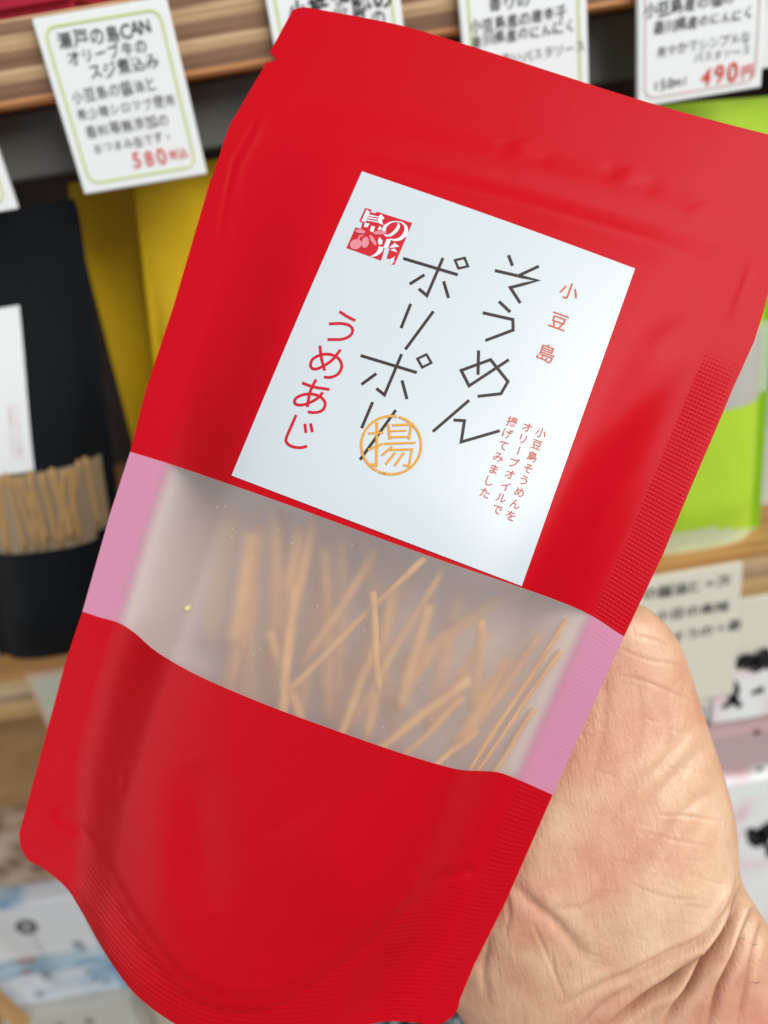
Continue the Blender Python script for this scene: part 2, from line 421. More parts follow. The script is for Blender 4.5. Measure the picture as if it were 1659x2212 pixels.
# noodles seen in the black pouch's window: pressed against the film
def rod(p, q, r, mat, name='noodle_stick', parent=None, n=9, m=8, bend=0.0):
    p, q = np.array(p, float), np.array(q, float); d = q - p; ln = np.linalg.norm(d); d /= ln
    a = np.cross(d, [.3, .5, .8]); a /= np.linalg.norm(a); b = np.cross(d, a); V = []
    ph = random.uniform(0, 6)
    for k in range(m + 1):
        t = k / m; c_ = p + d * ln * t + a * bend * math.sin(math.pi * t) + b * .0002 * math.sin(9 * t + ph)
        rr = r * (1 + .06 * math.sin(13 * t + ph))
        for i in range(n): an = 2 * math.pi * i / n; V.append(c_ + rr * (math.cos(an) * a + .85 * math.sin(an) * b))
    Fc = [(k * n + i, k * n + (i + 1) % n, (k + 1) * n + (i + 1) % n, (k + 1) * n + i) for k in range(m) for i in range(n)]
    Fc += [tuple(range(n - 1, -1, -1)), tuple(m * n + i for i in range(n))]
    return V, Fc
root_n = 'noodle_stick'
def stick(p, q, r, label, group, cat='noodle stick', bend=0.0, mat=None):
    V, Fc = rod(p, q, r, None, bend=bend); c_ = np.mean(V, 0)
    me = mesh('noodle_stick', np.array(V) - c_, Fc); o = bpy.data.objects.new('noodle_stick', me); COL.objects.link(o); o.location = Vector(c_)
    me.materials.append(mat or stickm); me.shade_smooth()
    # keep the flat cut ends crisp
    tag(o, label, cat, group); return o
ORD = 'first second third fourth fifth sixth seventh eighth ninth tenth eleventh twelfth thirteenth fourteenth fifteenth sixteenth seventeenth eighteenth nineteenth twentieth twenty-first twenty-second twenty-third twenty-fourth twenty-fifth twenty-sixth twenty-seventh twenty-eighth twenty-ninth thirtieth thirty-first thirty-second thirty-third thirty-fourth thirty-fifth thirty-sixth thirty-seventh thirty-eighth thirty-ninth fortieth'.split()
stick_dim = M('noodle_dimmed_tone', (.52, .31, .13), .7, .2)  # darker noodle copy: dimming by the window film is put into the colour
for k in range(16):
    s = .15 + .047 * k + random.uniform(-.02, .02); s2 = s + random.uniform(-.16, .16); s2 = min(max(s2, .12), .9)
    t0_, t1_ = .500 + random.uniform(-.01, .01), .672 + random.uniform(-.02, .01)
    stick(fb(s, t0_, .0002), fb(s2, t1_, .0002), .0014, ORD[k] + ' noodle stick from the left behind the window of the black pouch', 'noodle sticks in the black pouch', mat=stick_dim)

# yellow pouches
shelf_pouch('stand_up_pouch', 'matte yellow stand-up pouch standing just right of the black pouch', [(143, 398), (330, 360), (520, 1360), (395, 1372)], .425, .004, lambda s, t: 'body', {'body': ('film_body', yellow_m)}, group='stand-up pouches on the shelf', thick=.008)
shelf_pouch('stand_up_pouch', 'brighter yellow stand-up pouch in front of another yellow one, mostly behind the red pouch', [(286, 372), (560, 330), (640, 1350), (400, 1380)], .398, .014, lambda s, t: 'body', {'body': ('film_body', yellow_m)}, group='stand-up pouches on the shelf', thick=.006)
# a dim slim package in the gap
pk = M('dim_mauve_card', (.20, .12, .11), .6, .3)
a = P(222, 560, .47); b = P(262, 822, .47)
tag(box('slim_box', (a[0] + .012, .47, b[2]), (b[0] + .002, .49, a[2]), pk), 'slim mauve box in the dark gap between the black and the yellow pouch', 'box')
# green pouch
def zg(s, t):
    arc = .60 + .12 * (abs(2 * (s) - 1)) ** 2.2 * 0
    if .445 < t < .622 + .0 * s:
        return 'seal' if s > .93 else 'window'
    if t > .93 - .05 * (1 - (2 * s - 1) ** 2) + .07 * s: return 'base'
    if s > .93 and t > .4: return 'edge'
    return 'body'
rg, fg = shelf_pouch('stand_up_pouch', 'lime green stand-up pouch with a grey window behind the right edge of the red pouch', [(1345, 232), (1700, 205), (1640, 1150), (1345, 1205)], .376, .018, zg,
    {'body': ('film_body', lime_m), 'window': ('window', grey_film), 'seal': ('side_seal', palegreen), 'edge': ('edge_seal', lime_dark), 'base': ('base_gusset', pmat('pale_gusset_film', (.66, .76, .48)))}, group='stand-up pouches on the shelf')
pw = M('off_white_carton', (.62, .62, .58), .6, .3)
a = P(1668, 930, .40); b = P(1790, 1160, .40)
tag(box('carton', (a[0] - .006, .40, ZL1), (b[0], .46, a[2]), pw, None, .001), 'off-white carton standing right of the lime green pouch', 'carton')
# dark red package on top of the upper board
rp = pmat('crimson_film', (.42, .008, .03))
tag(box('wrapped_package', (-.24, .362, ZU1 + .0005), (-.083, .46, ZU1 + .05), rp, None, .004), 'crimson wrapped package lying on the upper shelf board', 'package')

# ------------------------------------------------------------------ signs and goods under the lower board
beige = M('beige_card', (.80, .76, .64), .6, .3)
a = P(1385, 1245, .350); b = P(1606, 1216, .350); c_ = P(1450, 1565, .350)
def sign(x0, x1, z0, z1, Y, label, mat, rows=(), th=.003):
    s_ = empty('hanging_sign', ((x0 + x1) / 2, Y, z0), label, 'sign')
    box('sign_board', (x0, Y, z0), (x1, Y + th, z1), mat, s_, .0005); parts = []
    for txt, u0_, v0_, u1_, v1_, h in rows:
        p, q = P(u0_, v0_, Y - .0005), P(u1_, v1_, Y - .0005)
        for i, ch in enumerate(txt):
            V, Fc = glyph(ch, .008); t = i / (len(txt) - 1); ctr = lerp(p, q, t)
            parts.append((np.array([(ctr[0] + g_[0] * h, ctr[2] + g_[1] * h) for g_ in V]), Fc))
    if parts: v, f = merge(parts); flat('handwriting', v, f, Y - .0005, pen_black, s_)
    return s_
sign(a[0] - .02, b[0], ZC - .335, b[2], .350, 'beige handwritten sign with three lines of black writing behind the thumb side of the hand', beige,
     [('の醤油と=海', 1405, 1283, 1566, 1255, .0088), ('小豆の島味', 1432, 1330, 1562, 1310, .0084), ('そうの=香', 1466, 1376, 1588, 1350, .0084)])
sign(b[0] - .03, b[0] + .10, ZC - .345, ZL0 - .0005, .354, 'plain beige card hanging beyond the handwritten sign under the board', beige)
salmon = M('salmon_paper', (.70, .48, .34), .6, .3)
a = P(52, 1462, .350); b = P(105, 1612, .350)
sg = sign(a[0], a[0] + .06, ZC - .300, a[2], .350, 'beige card with a salmon border under the board left of the red pouch', salmon)
v, f = [(a[0] + .0035, a[2] - .002), (a[0] + .0565, a[2] - .002), (a[0] + .0565, ZC - .2975), (a[0] + .0035, ZC - .2975)], [(0, 3, 2, 1)]
flat('beige_field', np.array(v), [(0, 1, 2, 3)], .3494, M('beige_field', (.62, .60, .47), .6, .3), sg)

crate_m = wood_mat('brown_crate_wood', (.30, .16, .065), (.42, .235, .10), (.50, .30, .14), (3, 8, 8))
cr = empty('wooden_crate', (-.30, .45, ZB), 'brown wooden crate in shade below the lower board at the left', 'crate')
box('crate_side', (-.42, .385, ZC - .362), (-.1, .393, ZC - .282), crate_m, cr, .001)
box('crate_side', (-.42, .393, ZC - .362), (-.412, .55, ZC - .282), crate_m, cr, .001)
box('crate_side', (-.108, .393, ZC - .362), (-.1, .55, ZC - .282), crate_m, cr, .001)
box('crate_bottom', (-.412, .393, ZC - .362), (-.108, .55, ZC - .356), crate_m, cr)
pat = M('brown_patterned_wrap', (.35, .22, .15), .5, .4)
vo = N(pat, 'ShaderNodeTexVoronoi'); vo.inputs['Scale'].default_value = 75; L(pat, coords(pat), vo.inputs['Vector'])
L(pat, ramp(pat, vo.outputs['Distance'], [(.2, (.22, .12, .08)), (.6, (.46, .32, .23)), (.9, (.58, .44, .34))]), BS(pat).inputs['Base Color'])
for k in range(3):
    x = -.40 + k * .097
    tag(box('wrapped_package', (x, .372, ZC - .425), (x + .093, .47, ZC - .3632), pat, None, .006), ['brown patterned packet at the far left under the wooden crate', 'brown patterned packet under the crate, above the white boxes', 'brown patterned packet under the crate, mostly behind the red pouch'][k], 'packet', 'brown patterned packets under the crate')
# white and blue boxes bottom left
wb = M('white_blue_box', (.80, .82, .84), .5, .4)
co = coords(wb, (6, 6, 16)); f_ = noise(wb, co, 2.2, 4, .6, .6)
L(wb, ramp(wb, f_, [(.36, (.26, .42, .60)), (.47, (.55, .67, .78)), (.54, (.78, .80, .84)), (.8, (.80, .80, .83))]), BS(wb).inputs['Base Color'])
whitetop = M('white_box_face', (.78, .79, .80), .5, .4)
bluew = M('watercolour_blue', (.35, .52, .66), .5, .3)
L(bluew, ramp(bluew, noise(bluew, coords(bluew, (8, 8, 30)), 3, 4, .6, .8), [(.38, (.20, .36, .50)), (.5, (.42, .58, .70)), (.66, (.70, .76, .80))]), BS(bluew).inputs['Base Color'])
blue_m = M('blue_box_side', (.20, .38, .62), .5, .4)
bx = empty('gift_box', (-.29, .40, ZC - .53), 'white and watercolour blue box with a round dark crest at the lower left', 'box')
box('box_body', (-.38, .362, ZC - .530), (-.2445, .45, ZC - .4262), wb, bx, .0012)
box('box_side', (-.2443, .3625, ZC - .529), (-.2360, .449, ZC - .427), blue_m, bx)
box('blue_band', (-.375, .3609, ZC - .497), (-.2455, .3617, ZC - .4785), bluew, bx)
box('white_panel', (-.375, .3608, ZC - .478), (-.2455, .3618, ZC - .428), whitetop, bx)
crest = []
ctr = P(57, 2003, .3604); 
for rr, w_ in ((6.4, 2.0), (3.6, 1.4)):
    crest.append(stroke([(ctr[0] * 1000 + rr * math.cos(t_ / 16 * 6.283), ctr[2] * 1000 + rr * math.sin(t_ / 16 * 6.283)) for t_ in range(16)], w_, closed=True))
for k in range(8):
    a_ = k * math.pi / 4; crest.append(stroke([(ctr[0] * 1000 + 2.2 * math.cos(a_), ctr[2] * 1000 + 2.2 * math.sin(a_)), (ctr[0] * 1000 + 7.4 * math.cos(a_), ctr[2] * 1000 + 7.4 * math.sin(a_))], 1.1))
for i, ch in enumerate('PATE'):
    V, Fc = glyph(ch); q = P(74 + i * 7, 2028 + i * 13, .3604); an = R(-62); V2 = np.stack([V[:, 0] * math.cos(an) - V[:, 1] * math.sin(an), V[:, 0] * math.sin(an) + V[:, 1] * math.cos(an)], 1)
    crest.append((V2 * 5.0 + [q[0] * 1000, q[2] * 1000], Fc))
v, f = merge(crest); flat('crest_print', v / 1000, f, .3604, M('olive_black_ink', (.07, .07, .045), .6, .3), bx)
orange_ink = M('orange_red_ink', (.65, .22, .14), .6, .3)
parts = []
for (u, v_, s_) in ((45, 2078, 6), (58, 2076, 6), (72, 2074, 6), (50, 2102, 5), (62, 2100, 5)):
    V, Fc = glyph('島', .01); q = P(u, v_, .3604); parts.append((V * s_ + [q[0] * 1000, q[2] * 1000], Fc))
v, f = merge(parts); flat('orange_lettering', v / 1000, f, .3604, orange_ink, bx)
sl_m = M('slate_ink', (.14, .18, .24), .6, .3)
for (u, v_, s_) in ((168, 2040, 9), (178, 2052, 7), (100, 2108, 9), (190, 2100, 6), (205, 2118, 6), (228, 2122, 6), (85, 2150, 7)):
    V, Fc = glyph(random.choice('島光味香'), .0); q = P(u, v_, .3604); flat('printed_character', (V * s_ + [q[0] * 1000, q[2] * 1000]) / 1000, Fc, .3604, sl_m, bx)
bb = M('beige_grey_box', (.56, .54, .47), .6, .3)
for k, (xa, xb, za, zb_, y) in enumerate(((-.332, -.238, -.5995, -.5315, .352), (-.236, -.160, -.5995, -.548, .365))):
    o = empty('carton', ((xa + xb) / 2, y, ZC + za), ['beige carton with grey lettering below the white and blue box', 'beige carton under the lower corner of the red pouch'][k], 'carton')
    box('carton_body', (xa, y, ZC + za), (xb, y + .08, ZC + zb_), bb, o, .001)
    parts = []
    for j, ch in enumerate('小豆島'):
        V, Fc = glyph(ch, .01); parts.append((V * 8 + [(xa + .018 + .021 * j) * 1000, (ZC + zb_ - .013) * 1000], Fc))
    v, f = merge(parts); flat('grey_lettering', v / 1000, f, y - .0004, M('grey_ink', (.16, .15, .14), .6, .3), o)
a = P(0, 2110, .34); b = P(45, 2190, .34)
slat = M('x', (.5, .3, .1)); slat_m = wood_mat('orange_pine', (.55, .28, .09), (.62, .34, .13), (.68, .42, .19), (10, 3, 3))
V, Fc = stroke([(a[0] * 1000 - 30, a[2] * 1000 + 62), (b[0] * 1000, b[2] * 1000 - 8)], 9)
fr_ = [(v_[0] / 1000, .335, v_[1] / 1000) for v_ in V]; bk_ = [(v_[0] / 1000, .341, v_[1] / 1000) for v_ in V]; n_ = len(fr_)
me_f = [tuple(f_) for f_ in Fc] + [tuple(i + n_ for i in reversed(f_)) for f_ in Fc]
me_f += [(2 * i, 2 * i + 2, 2 * i + 2 + n_, 2 * i + n_) for i in range(n_ // 2 - 1)] + [(2 * i + 1, 2 * i + 1 + n_, 2 * i + 3 + n_, 2 * i + 3) for i in range(n_ // 2 - 1)] + [(0, n_, n_ + 1, 1), (n_ - 2, n_ - 1, 2 * n_ - 1, 2 * n_ - 2)]
tag(obj('wooden_lath', fr_ + bk_, me_f, slat_m), 'leaning orange pine lath in front of the boxes at the lower left corner', 'lath')

# pink paper packets bottom right
pinkp = M('pale_pink_paper', (.74, .60, .62), .55, .3)
co = coords(pinkp, (1, 1, 1)); L(pinkp, ramp(pinkp, noise(pinkp, co, 26, 3, .5, .3), [(.38, (.84, .55, .54)), (.47, (.90, .76, .79)), (.56, (.90, .93, .90))]), BS(pinkp).inputs['Base Color'])
pinkd = M('dusty_pink_paper', (.56, .40, .40), .55, .3)
hole_m = M('painted_hole_dark', (.10, .06, .045), .6, .3)  # dark of the packet's hole, put on as a flat painted disc
def brushy(parts_px, Y):
    out_ = []
    for pts, w_ in parts_px:
        q = [P(u, v_, Y) for u, v_ in pts]; out_.append(stroke([(p[0] * 1000, p[2] * 1000) for p in q], 1, sub=5, taper=w_))
    v, f = merge(out_); return v / 1000, f
def packet(x0, x1, z0, z1, Y, label, brush=None, holes=(), th=.02, m=None):
    o = empty('paper_packet', ((x0 + x1) / 2, Y, z0), label, 'packet', 'pale pink packets at the lower right')
    box('packet_body', (x0, Y, z0), (x1, Y + th, z1), m or pinkp, o, .004)
    if brush: v, f = brushy(brush, Y - .0006); flat('brush_lettering', v, f, Y - .0006, pen_black, o)
    for u, v_ in holes:
        c0 = P(u, v_, Y - .0006); n = 14
        flat('round_mark', np.array([(c0[0], c0[2])] + [(c0[0] + .0022 * math.cos(i / n * 6.283), c0[2] + .0022 * math.sin(i / n * 6.283)) for i in range(n)]), [(0, 1 + i, 1 + (i + 1) % n) for i in range(n)], Y - .0006, hole_m, o)
    return o
p1 = P(1533, 1432, .352)
packet(p1[0], .32, ZC - .362, ZC - .3185, .352, 'pale pink packet with thick black brush lettering beside the hand', 
   [([(1590, 1443), (1610, 1425), (1628, 1432), (1608, 1447)], [5, 9, 6, 2]), ([(1633, 1412), (1640, 1440), (1626, 1452)], [3, 7, 2]), ([(1648, 1400), (1662, 1425), (1668, 1445)], [3, 9, 4]),
    ([(1558, 1500), (1572, 1478), (1588, 1490), (1580, 1515), (1562, 1530)], [7, 9, 6, 5, 3]), ([(1584, 1508), (1600, 1528)], [5, 3]), ([(1625, 1498), (1650, 1488)], [3, 5])])
packet(p1[0] - .003, .32, ZC - .4, ZC - .3635, .349, 'dusty pink packet with a round hole painted dark, second from the top beside the hand', None, [(1636, 1582)], m=pinkd)
packet(p1[0] + .002, .32, ZC - .596, ZC - .402, .345, 'large pale pink and white packet with a black brush shape, lowest beside the wrist',
   [([(1618, 1790), (1640, 1812), (1662, 1790), (1672, 1775)], [4, 16, 14, 8]), ([(1655, 1822), (1670, 1850)], [3, 8])], [(1641, 1662)], th=.03)
fab = M('dark_checked_fabric', (.05, .055, .06), .8, .2)
vo = N(fab, 'ShaderNodeTexVoronoi'); vo.inputs['Scale'].default_value = 130; L(fab, coords(fab), vo.inputs['Vector'])
L(fab, ramp(fab, vo.outputs['Distance'], [(.3, (.02, .025, .03)), (.6, (.05, .07, .09)), (.75, (.45, .48, .5))]), BS(fab).inputs['Base Color'])
tag(box('storage_box', (-.07, .312, ZB + .0005), (.06, .42, ZB + .035), fab, None, .004), 'small box with dark mottled blue-grey cover below the corner of the red pouch', 'box')

# ================================================================== THE RED POUCH
left_px = [(632, 22), (626, 33), (586, 107), (568, 148), (536, 202), (512, 244), (497, 268), (488, 293), (458, 384), (455, 387), (374, 664), (315, 842), (281, 976), (239, 1106), (178, 1321), (142, 1428), (84, 1644), (41, 1801), (45, 1833), (62, 1860)]
right_px = [(1738, 308), (1733, 330), (1712, 420), (1685, 545), (1659, 637), (1648, 678), (1629, 738), (1582, 842), (1546, 929), (1494, 1050), (1433, 1196), (1348, 1375), (1194, 1717), (1093, 1947), (1024, 2085), (993, 2160), (990, 2176), (984, 2188)]
def idx_of(pl, p): return min(range(len(pl)), key=lambda i: (pl[i][0] - p[0]) ** 2 + (pl[i][1] - p[1]) ** 2)
rows_t = [0, .16, .55, .74, 1.0]
row_px = [
 chain([(632, 22), (645, 17), (662, 16), (680, 19), (780, 37), (886, 60), (1060, 113), (1200, 158), (1353, 207), (1500, 249), (1659, 290), (1720, 303), (1738, 308)], sub=4),
 chain([(497, 268), (782, 362), (1080, 466), (1372, 576), (1648, 678)], sub=6),
 chain([(281, 976), (360, 1000), (452, 1031), (613, 1087), (921, 1199), (1229, 1307), (1348, 1375)], sub=6),
 chain([(178, 1321), (221, 1335), (256, 1345), (291, 1367), (340, 1409), (431, 1461), (571, 1521), (711, 1573), (851, 1622), (956, 1654), (1005, 1664), (1075, 1668), (1131, 1689), (1194, 1717)], sub=5),
 chain([(62, 1860), (94, 1877), (142, 1917), (173, 1964), (220, 2048), (273, 2126), (315, 2168), (378, 2212), (450, 2246), (560, 2262), (680, 2250), (770, 2220), (830, 2207), (890, 2208), (940, 2214), (970, 2202), (984, 2188)], sub=5)]
SA = np.unique(np.r_[np.linspace(0, .02, 6), np.linspace(.02, 1, 214), .058, .94])
TA = np.unique(np.round(np.r_[np.linspace(0, .16, 56), np.linspace(.16, .55, 100), np.linspace(.55, .74, 52), np.linspace(.74, 1, 90), np.linspace(.05, .085, 26)], 6))
def edge_fn(pl, anchors):
    pl = np.array(pl, float); d = np.r_[0, np.cumsum(np.linalg.norm(np.diff(pl, axis=0), axis=1))]
    ks = [0] + [idx_of(pl, a) for a in anchors] + [len(pl) - 1]
    tt = np.interp(d, d[ks], rows_t)
    # smooth interpolation in t
    def fn(t): return np.array([np.interp(t, tt, pl[:, 0]), np.interp(t, tt, pl[:, 1])])
    return fn
eL = edge_fn(left_px, [(497, 268), (281, 976), (178, 1321)]); eR = edge_fn(right_px, [(1648, 678), (1348, 1375), (1194, 1717)])
AB = []
for t, rp_ in zip(rows_t, row_px):
    q = resample(rp_, SA); l, r = q[0], q[-1]; e = r - l; n = np.array([-e[1], e[0]]); AB.append((((q - l) @ e) / (e @ e), ((q - l) @ n) / (e @ e)))
def hermite(t, xs, ys):
    k = int(np.clip(np.searchsorted(xs, t, side='right') - 1, 0, len(xs) - 2)); x = (t - xs[k]) / (xs[k + 1] - xs[k])
    def sl(i):
        if i == 0: return (ys[1] - ys[0]) / (xs[1] - xs[0])
        if i == len(xs) - 1: return (ys[-1] - ys[-2]) / (xs[-1] - xs[-2])
        return .5 * ((ys[i] - ys[i - 1]) / (xs[i] - xs[i - 1]) + (ys[i + 1] - ys[i]) / (xs[i + 1] - xs[i]))
    h = xs[k + 1] - xs[k]; m0, m1 = sl(k) * h, sl(k + 1) * h
    return (2 * x ** 3 - 3 * x ** 2 + 1) * ys[k] + (x ** 3 - 2 * x * x + x) * m0 + (-2 * x ** 3 + 3 * x * x) * ys[k + 1] + (x ** 3 - x * x) * m1
G = np.zeros((len(TA), len(SA), 2))
for j, t in enumerate(TA):
    k = int(np.clip(np.searchsorted(rows_t, t, side='right') - 1, 0, 3)); w = (t - rows_t[k]) / (rows_t[k + 1] - rows_t[k])
    if k == 0: w = w ** .8
    a_ = lerp(AB[k][0], AB[k + 1][0], w); b_ = lerp(AB[k][1], AB[k + 1][1], w)
    l, r = eL(t), eR(t); e = r - l; n = np.array([-e[1], e[0]])
    G[j] = l + a_[:, None] * e + b_[:, None] * n
SS, TT = np.meshgrid(SA, TA)
# tear notch at the left edge
nc = .066
dn = np.abs(TT - nc) / .0058; notch = 19 * np.clip(1 - dn, 0, 1) ** .6 * np.exp(-(SS / .012) ** 1.2)
G[..., 0] += notch; G[..., 1] += notch * .3
# depth of the outline and height of the bulge
zo_t = [0, .10, .16, .30, .55, .74, .9, 1]; zo_v = [.2085, .2065, .2045, .2035, .2040, .2095, .214, .216]
ZO = np.vectorize(lambda t: hermite(t, zo_t, zo_v))(TA)[:, None] + (.5 - SS) * .0075
hm_t = [0, .06, .12, .16, .22, .30, .42, .55, .65, .78, .88, .95, 1]; hm_v = [0, 0, .0006, .0020, .0045, .0085, .0150, .0195, .0205, .0190, .0160, .0130, .0105]
HM = np.vectorize(lambda t: hermite(t, hm_t, hm_v))(TA)[:, None]
slt = .068 + .07 * sstep(.86, 1, TT); srt = 1 - (.072 + .05 * sstep(.88, 1, TT))
xx = np.clip((SS - slt) / (srt - slt), 0, 1)
pp = 3.3 + .5 * sstep(.3, .5, TT) - .9 * sstep(.75, 1, TT)
prof = np.clip(1 - np.abs(2 * xx - 1) ** pp, 0, 1) ** (.9 - .1 * sstep(.2, .5, TT) + .25 * sstep(.8, 1, TT))
prof = prof * sstep(-.03, .17, xx) * sstep(-.03, .17, 1 - xx)
H = HM * prof
GU, GV = G[..., 0], G[..., 1]
def seg_d(u, v, a, b):
    a, b = np.array(a, float), np.array(b, float); e = b - a; L2 = e @ e
    t = np.clip(((u - a[0]) * e[0] + (v - a[1]) * e[1]) / L2, 0, 1); return np.hypot(u - a[0] - t * e[0], v - a[1] - t * e[1]), t
rmask = sstep(0, .14, xx) * sstep(0, .14, 1 - xx)
def ridge(pts, w, amp, ends=True, seal=False):
    global H
    dmin = np.full(GU.shape, 1e9); tt = np.zeros(GU.shape); n = len(pts) - 1
    for i in range(n):
        d, t = seg_d(GU, GV, pts[i], pts[i + 1]); m = d < dmin; dmin = np.where(m, d, dmin); tt = np.where(m, (i + t) / n, tt)
    e = np.sin(np.pi * np.clip(tt, 0.02, .98)) ** .6 if ends else 1
    H = H + amp * np.exp(-(dmin / w) ** 2) * e * (1 if seal or w <= 16 else rmask)
mm = .001
# zipper ridges
ridge([(520, 330), (800, 352), (1120, 432), (1400, 515), (1590, 590)], 9, .22 * mm); ridge([(500, 300), (780, 330), (1120, 405), (1400, 480), (1600, 545)], 16, -.25 * mm)
ridge([(600, 240), (900, 300), (1250, 390), (1610, 500)], 30, .45 * mm)
ridge([(1120, 300), (1135, 345)], 22, .22 * mm); ridge([(1080, 300), (1095, 340)], 20, -.2 * mm); ridge([(1350, 360), (1365, 400)], 24, .25 * mm); ridge([(1310, 350), (1325, 390)], 20, -.2 * mm)
ridge([(1170, 330), (1180, 365)], 18, -.18 * mm); ridge([(1400, 380), (1410, 420)], 20, -.18 * mm); ridge([(1500, 440), (1515, 480)], 26, .25 * mm)
# crease down the left seal at the top, and the knot by the right zipper end
ridge([(560, 240), (540, 290), (505, 350), (490, 420), (470, 520)], 5, -.30 * mm); ridge([(570, 245), (550, 295), (517, 355), (500, 430)], 9, .25 * mm)
ridge([(1628, 560), (1608, 620), (1590, 670), (1580, 690)], 9, .25 * mm);
# soft dents right of the label
ridge([(1300, 990), (1380, 900), (1480, 810), (1560, 770)], 42, 1.3 * mm); ridge([(1330, 1060), (1420, 1010), (1500, 930)], 34, -1.2 * mm)
ridge([(1400, 760), (1500, 700), (1560, 680)], 34, -1.0 * mm); ridge([(1285, 1270), (1340, 1150), (1390, 1060), (1440, 980)], 24, .9 * mm); ridge([(1240, 1250), (1300, 1120), (1330, 1060)], 24, -.6 * mm)
ridge([(460, 760), (420, 900), (390, 1000)], 40, .8 * mm); ridge([(560, 560), (520, 700), (480, 850)], 40, -.8 * mm)
# lower body
ridge([(300, 1620), (290, 1760), (330, 1920), (400, 2040)], 60, .6 * mm)
ridge([(420, 1640), (430, 1800), (450, 1980)], 55, -1.2 * mm); ridge([(268, 1660), (262, 1720)], 7, -.4 * mm)
ridge([(640, 1760), (720, 1900), (760, 2030)], 110, 1.4 * mm); ridge([(1020, 1750), (960, 1880), (900, 1960)], 46, .9 * mm); ridge([(1100, 1740), (1030, 1900), (980, 2000)], 22, -.7 * mm)
# U-shaped base seam
seam = chain([(130, 1760), (200, 1820), (283, 1969), (367, 2085), (430, 2136), (510, 2160), (600, 2150), (700, 2095), (798, 2023), (880, 1955), (940, 1900), (1010, 1880)], sub=4)
ridge(seam, 12, -.75 * mm, False); 
sj = np.array([np.argmin(np.hypot(G[:, i, 0][:, None] - seam[:, 0], G[:, i, 1][:, None] - seam[:, 1]).min(1)) for i in range(len(SA))])
t_in = TA[sj]; t_in = np.convolve(np.r_[[t_in[0]] * 4, t_in, [t_in[-1]] * 4], np.ones(9) / 9, 'valid')
inU = sstep(0, .012, TT - t_in[None, :]) * sstep(.06, .12, SS) * (1 - sstep(.90, .94, SS))
H -= .0016 * inU * prof
# window slightly proud at the lower edge of the red print
H = np.maximum(H, -.0003)
ZF = ZO - H
VF = CAM + (fw + (GU[..., None] - CX) / F * rt - (GV[..., None] - CY) / F * up) * ZF[..., None]
HB = .0095 * prof * sstep(.10, .5, TT)
back_off = (HB + .0005)
VB = VF + (fw[None, None, :]) * (H + back_off)[..., None] * 1.0
ctr0 = VF[-1, :, :].mean(0)
pouch = empty('stand_up_pouch', ctr0, 'glossless bright red stand-up pouch with white label and frosted window, held in the hand', 'pouch')
ns, ntt = len(SA), len(TA)
def vid(j, i): return j * ns + i
allF = [(vid(j, i), vid(j + 1, i), vid(j + 1, i + 1), vid(j, i + 1)) for j in range(ntt - 1) for i in range(ns - 1)]
Sm = [(SA[i] + SA[i + 1]) / 2 for i in range(ns - 1)]; Tm = [(TA[j] + TA[j + 1]) / 2 for j in range(ntt - 1)]
VFf = VF.reshape(-1, 3)
ribc = (1 - TT) / .0044; gu = SS / .0068; gv = TT / .0048
gridm = np.maximum(sstep(.925, .935, SS), 0) * sstep(.21, .26, TT) * (1 - .35 * sstep(.955, .985, SS)) * (1 - sstep(.985, 1.0, SS))
gridm = gridm * (1 - sstep(.96, .98, TT))
sealmix = np.maximum(1 - sstep(.058, .100, SS), sstep(.905, .940, SS))
def pouch_part(name, mat, keep, parent):
    sel = [k for k in range(len(allF)) if keep(Sm[k % (ns - 1)], Tm[k // (ns - 1)])]
    used = sorted({i for k in sel for i in allF[k]}); mp = {a: b for b, a in enumerate(used)}
    me = mesh(name, VFf[used], [tuple(mp[i] for i in allF[k]) for k in sel])
    for nm, A in (('rib', ribc), ('ribmask', inU), ('gu', gu), ('gv', gv), ('gridmask', gridm), ('sealmix', sealmix)):
        at_ = me.attributes.new(nm, 'FLOAT', 'POINT'); at_.data.foreach_set('value', A.reshape(-1)[used].astype(np.float32))
    return link_w(name, me, mat, parent, True)
win_t = lambda t: .55 < t < .74
def prop_normals(o):
    pass
fp = pouch_part('front_panel', red, lambda s, t: not win_t(t), pouch)
wn = pouch_part('window', film, lambda s, t: win_t(t) and .058 < s < .94, pouch)
o = pouch_part('side_seal', pink, lambda s, t: win_t(t) and s < .058, pouch); o['label'] = 'pink side seal beside the window'
o = pouch_part('side_seal', pink, lambda s, t: win_t(t) and s > .94, pouch); o['label'] = 'pink side seal beside the window, ribbed, next to the hand'
# back panel with rim
red_back = M('red_back_film', (.50, .006, .014), .5, .4)
mixb = N(red_back, 'ShaderNodeMix', data_type='RGBA'); mixb.inputs['A'].default_value = (.50, .006, .014, 1); mixb.inputs['B'].default_value = (.78, .66, .60, 1)
L(red_back, attr(red_back, 'win'), mixb.inputs['Factor']); L(red_back, mixb.outputs['Result'], BS(red_back).inputs['Base Color'])
VBf = VB.reshape(-1, 3); me_v = list(VBf); me_fc = [tuple(reversed(f_)) for f_ in allF]
rim = [vid(0, i) for i in range(ns)] + [vid(j, ns - 1) for j in range(1, ntt)] 
rimL = [vid(j, 0) for j in range(ntt)]
def add_rim(ids, flip):
    off = len(me_v)
    for i in ids: me_v.append(VFf[i])
    for k in range(len(ids) - 1):
        q = (ids[k], ids[k + 1], off + k + 1, off + k); me_fc.append(q if flip else tuple(reversed(q)))
add_rim(rim, True); add_rim(rimL, False)
me = mesh('back_panel', me_v, me_fc)
wv = np.zeros(len(me_v), np.float32); wv[:len(VBf)] = (((TT > .53) & (TT < .76) & (SS > .05) & (SS < .95)) * 1.0).reshape(-1)
at_ = me.attributes.new('win', 'FLOAT', 'POINT'); at_.data.foreach_set('value', wv)
link_w('back_panel', me, red_back, pouch, True)
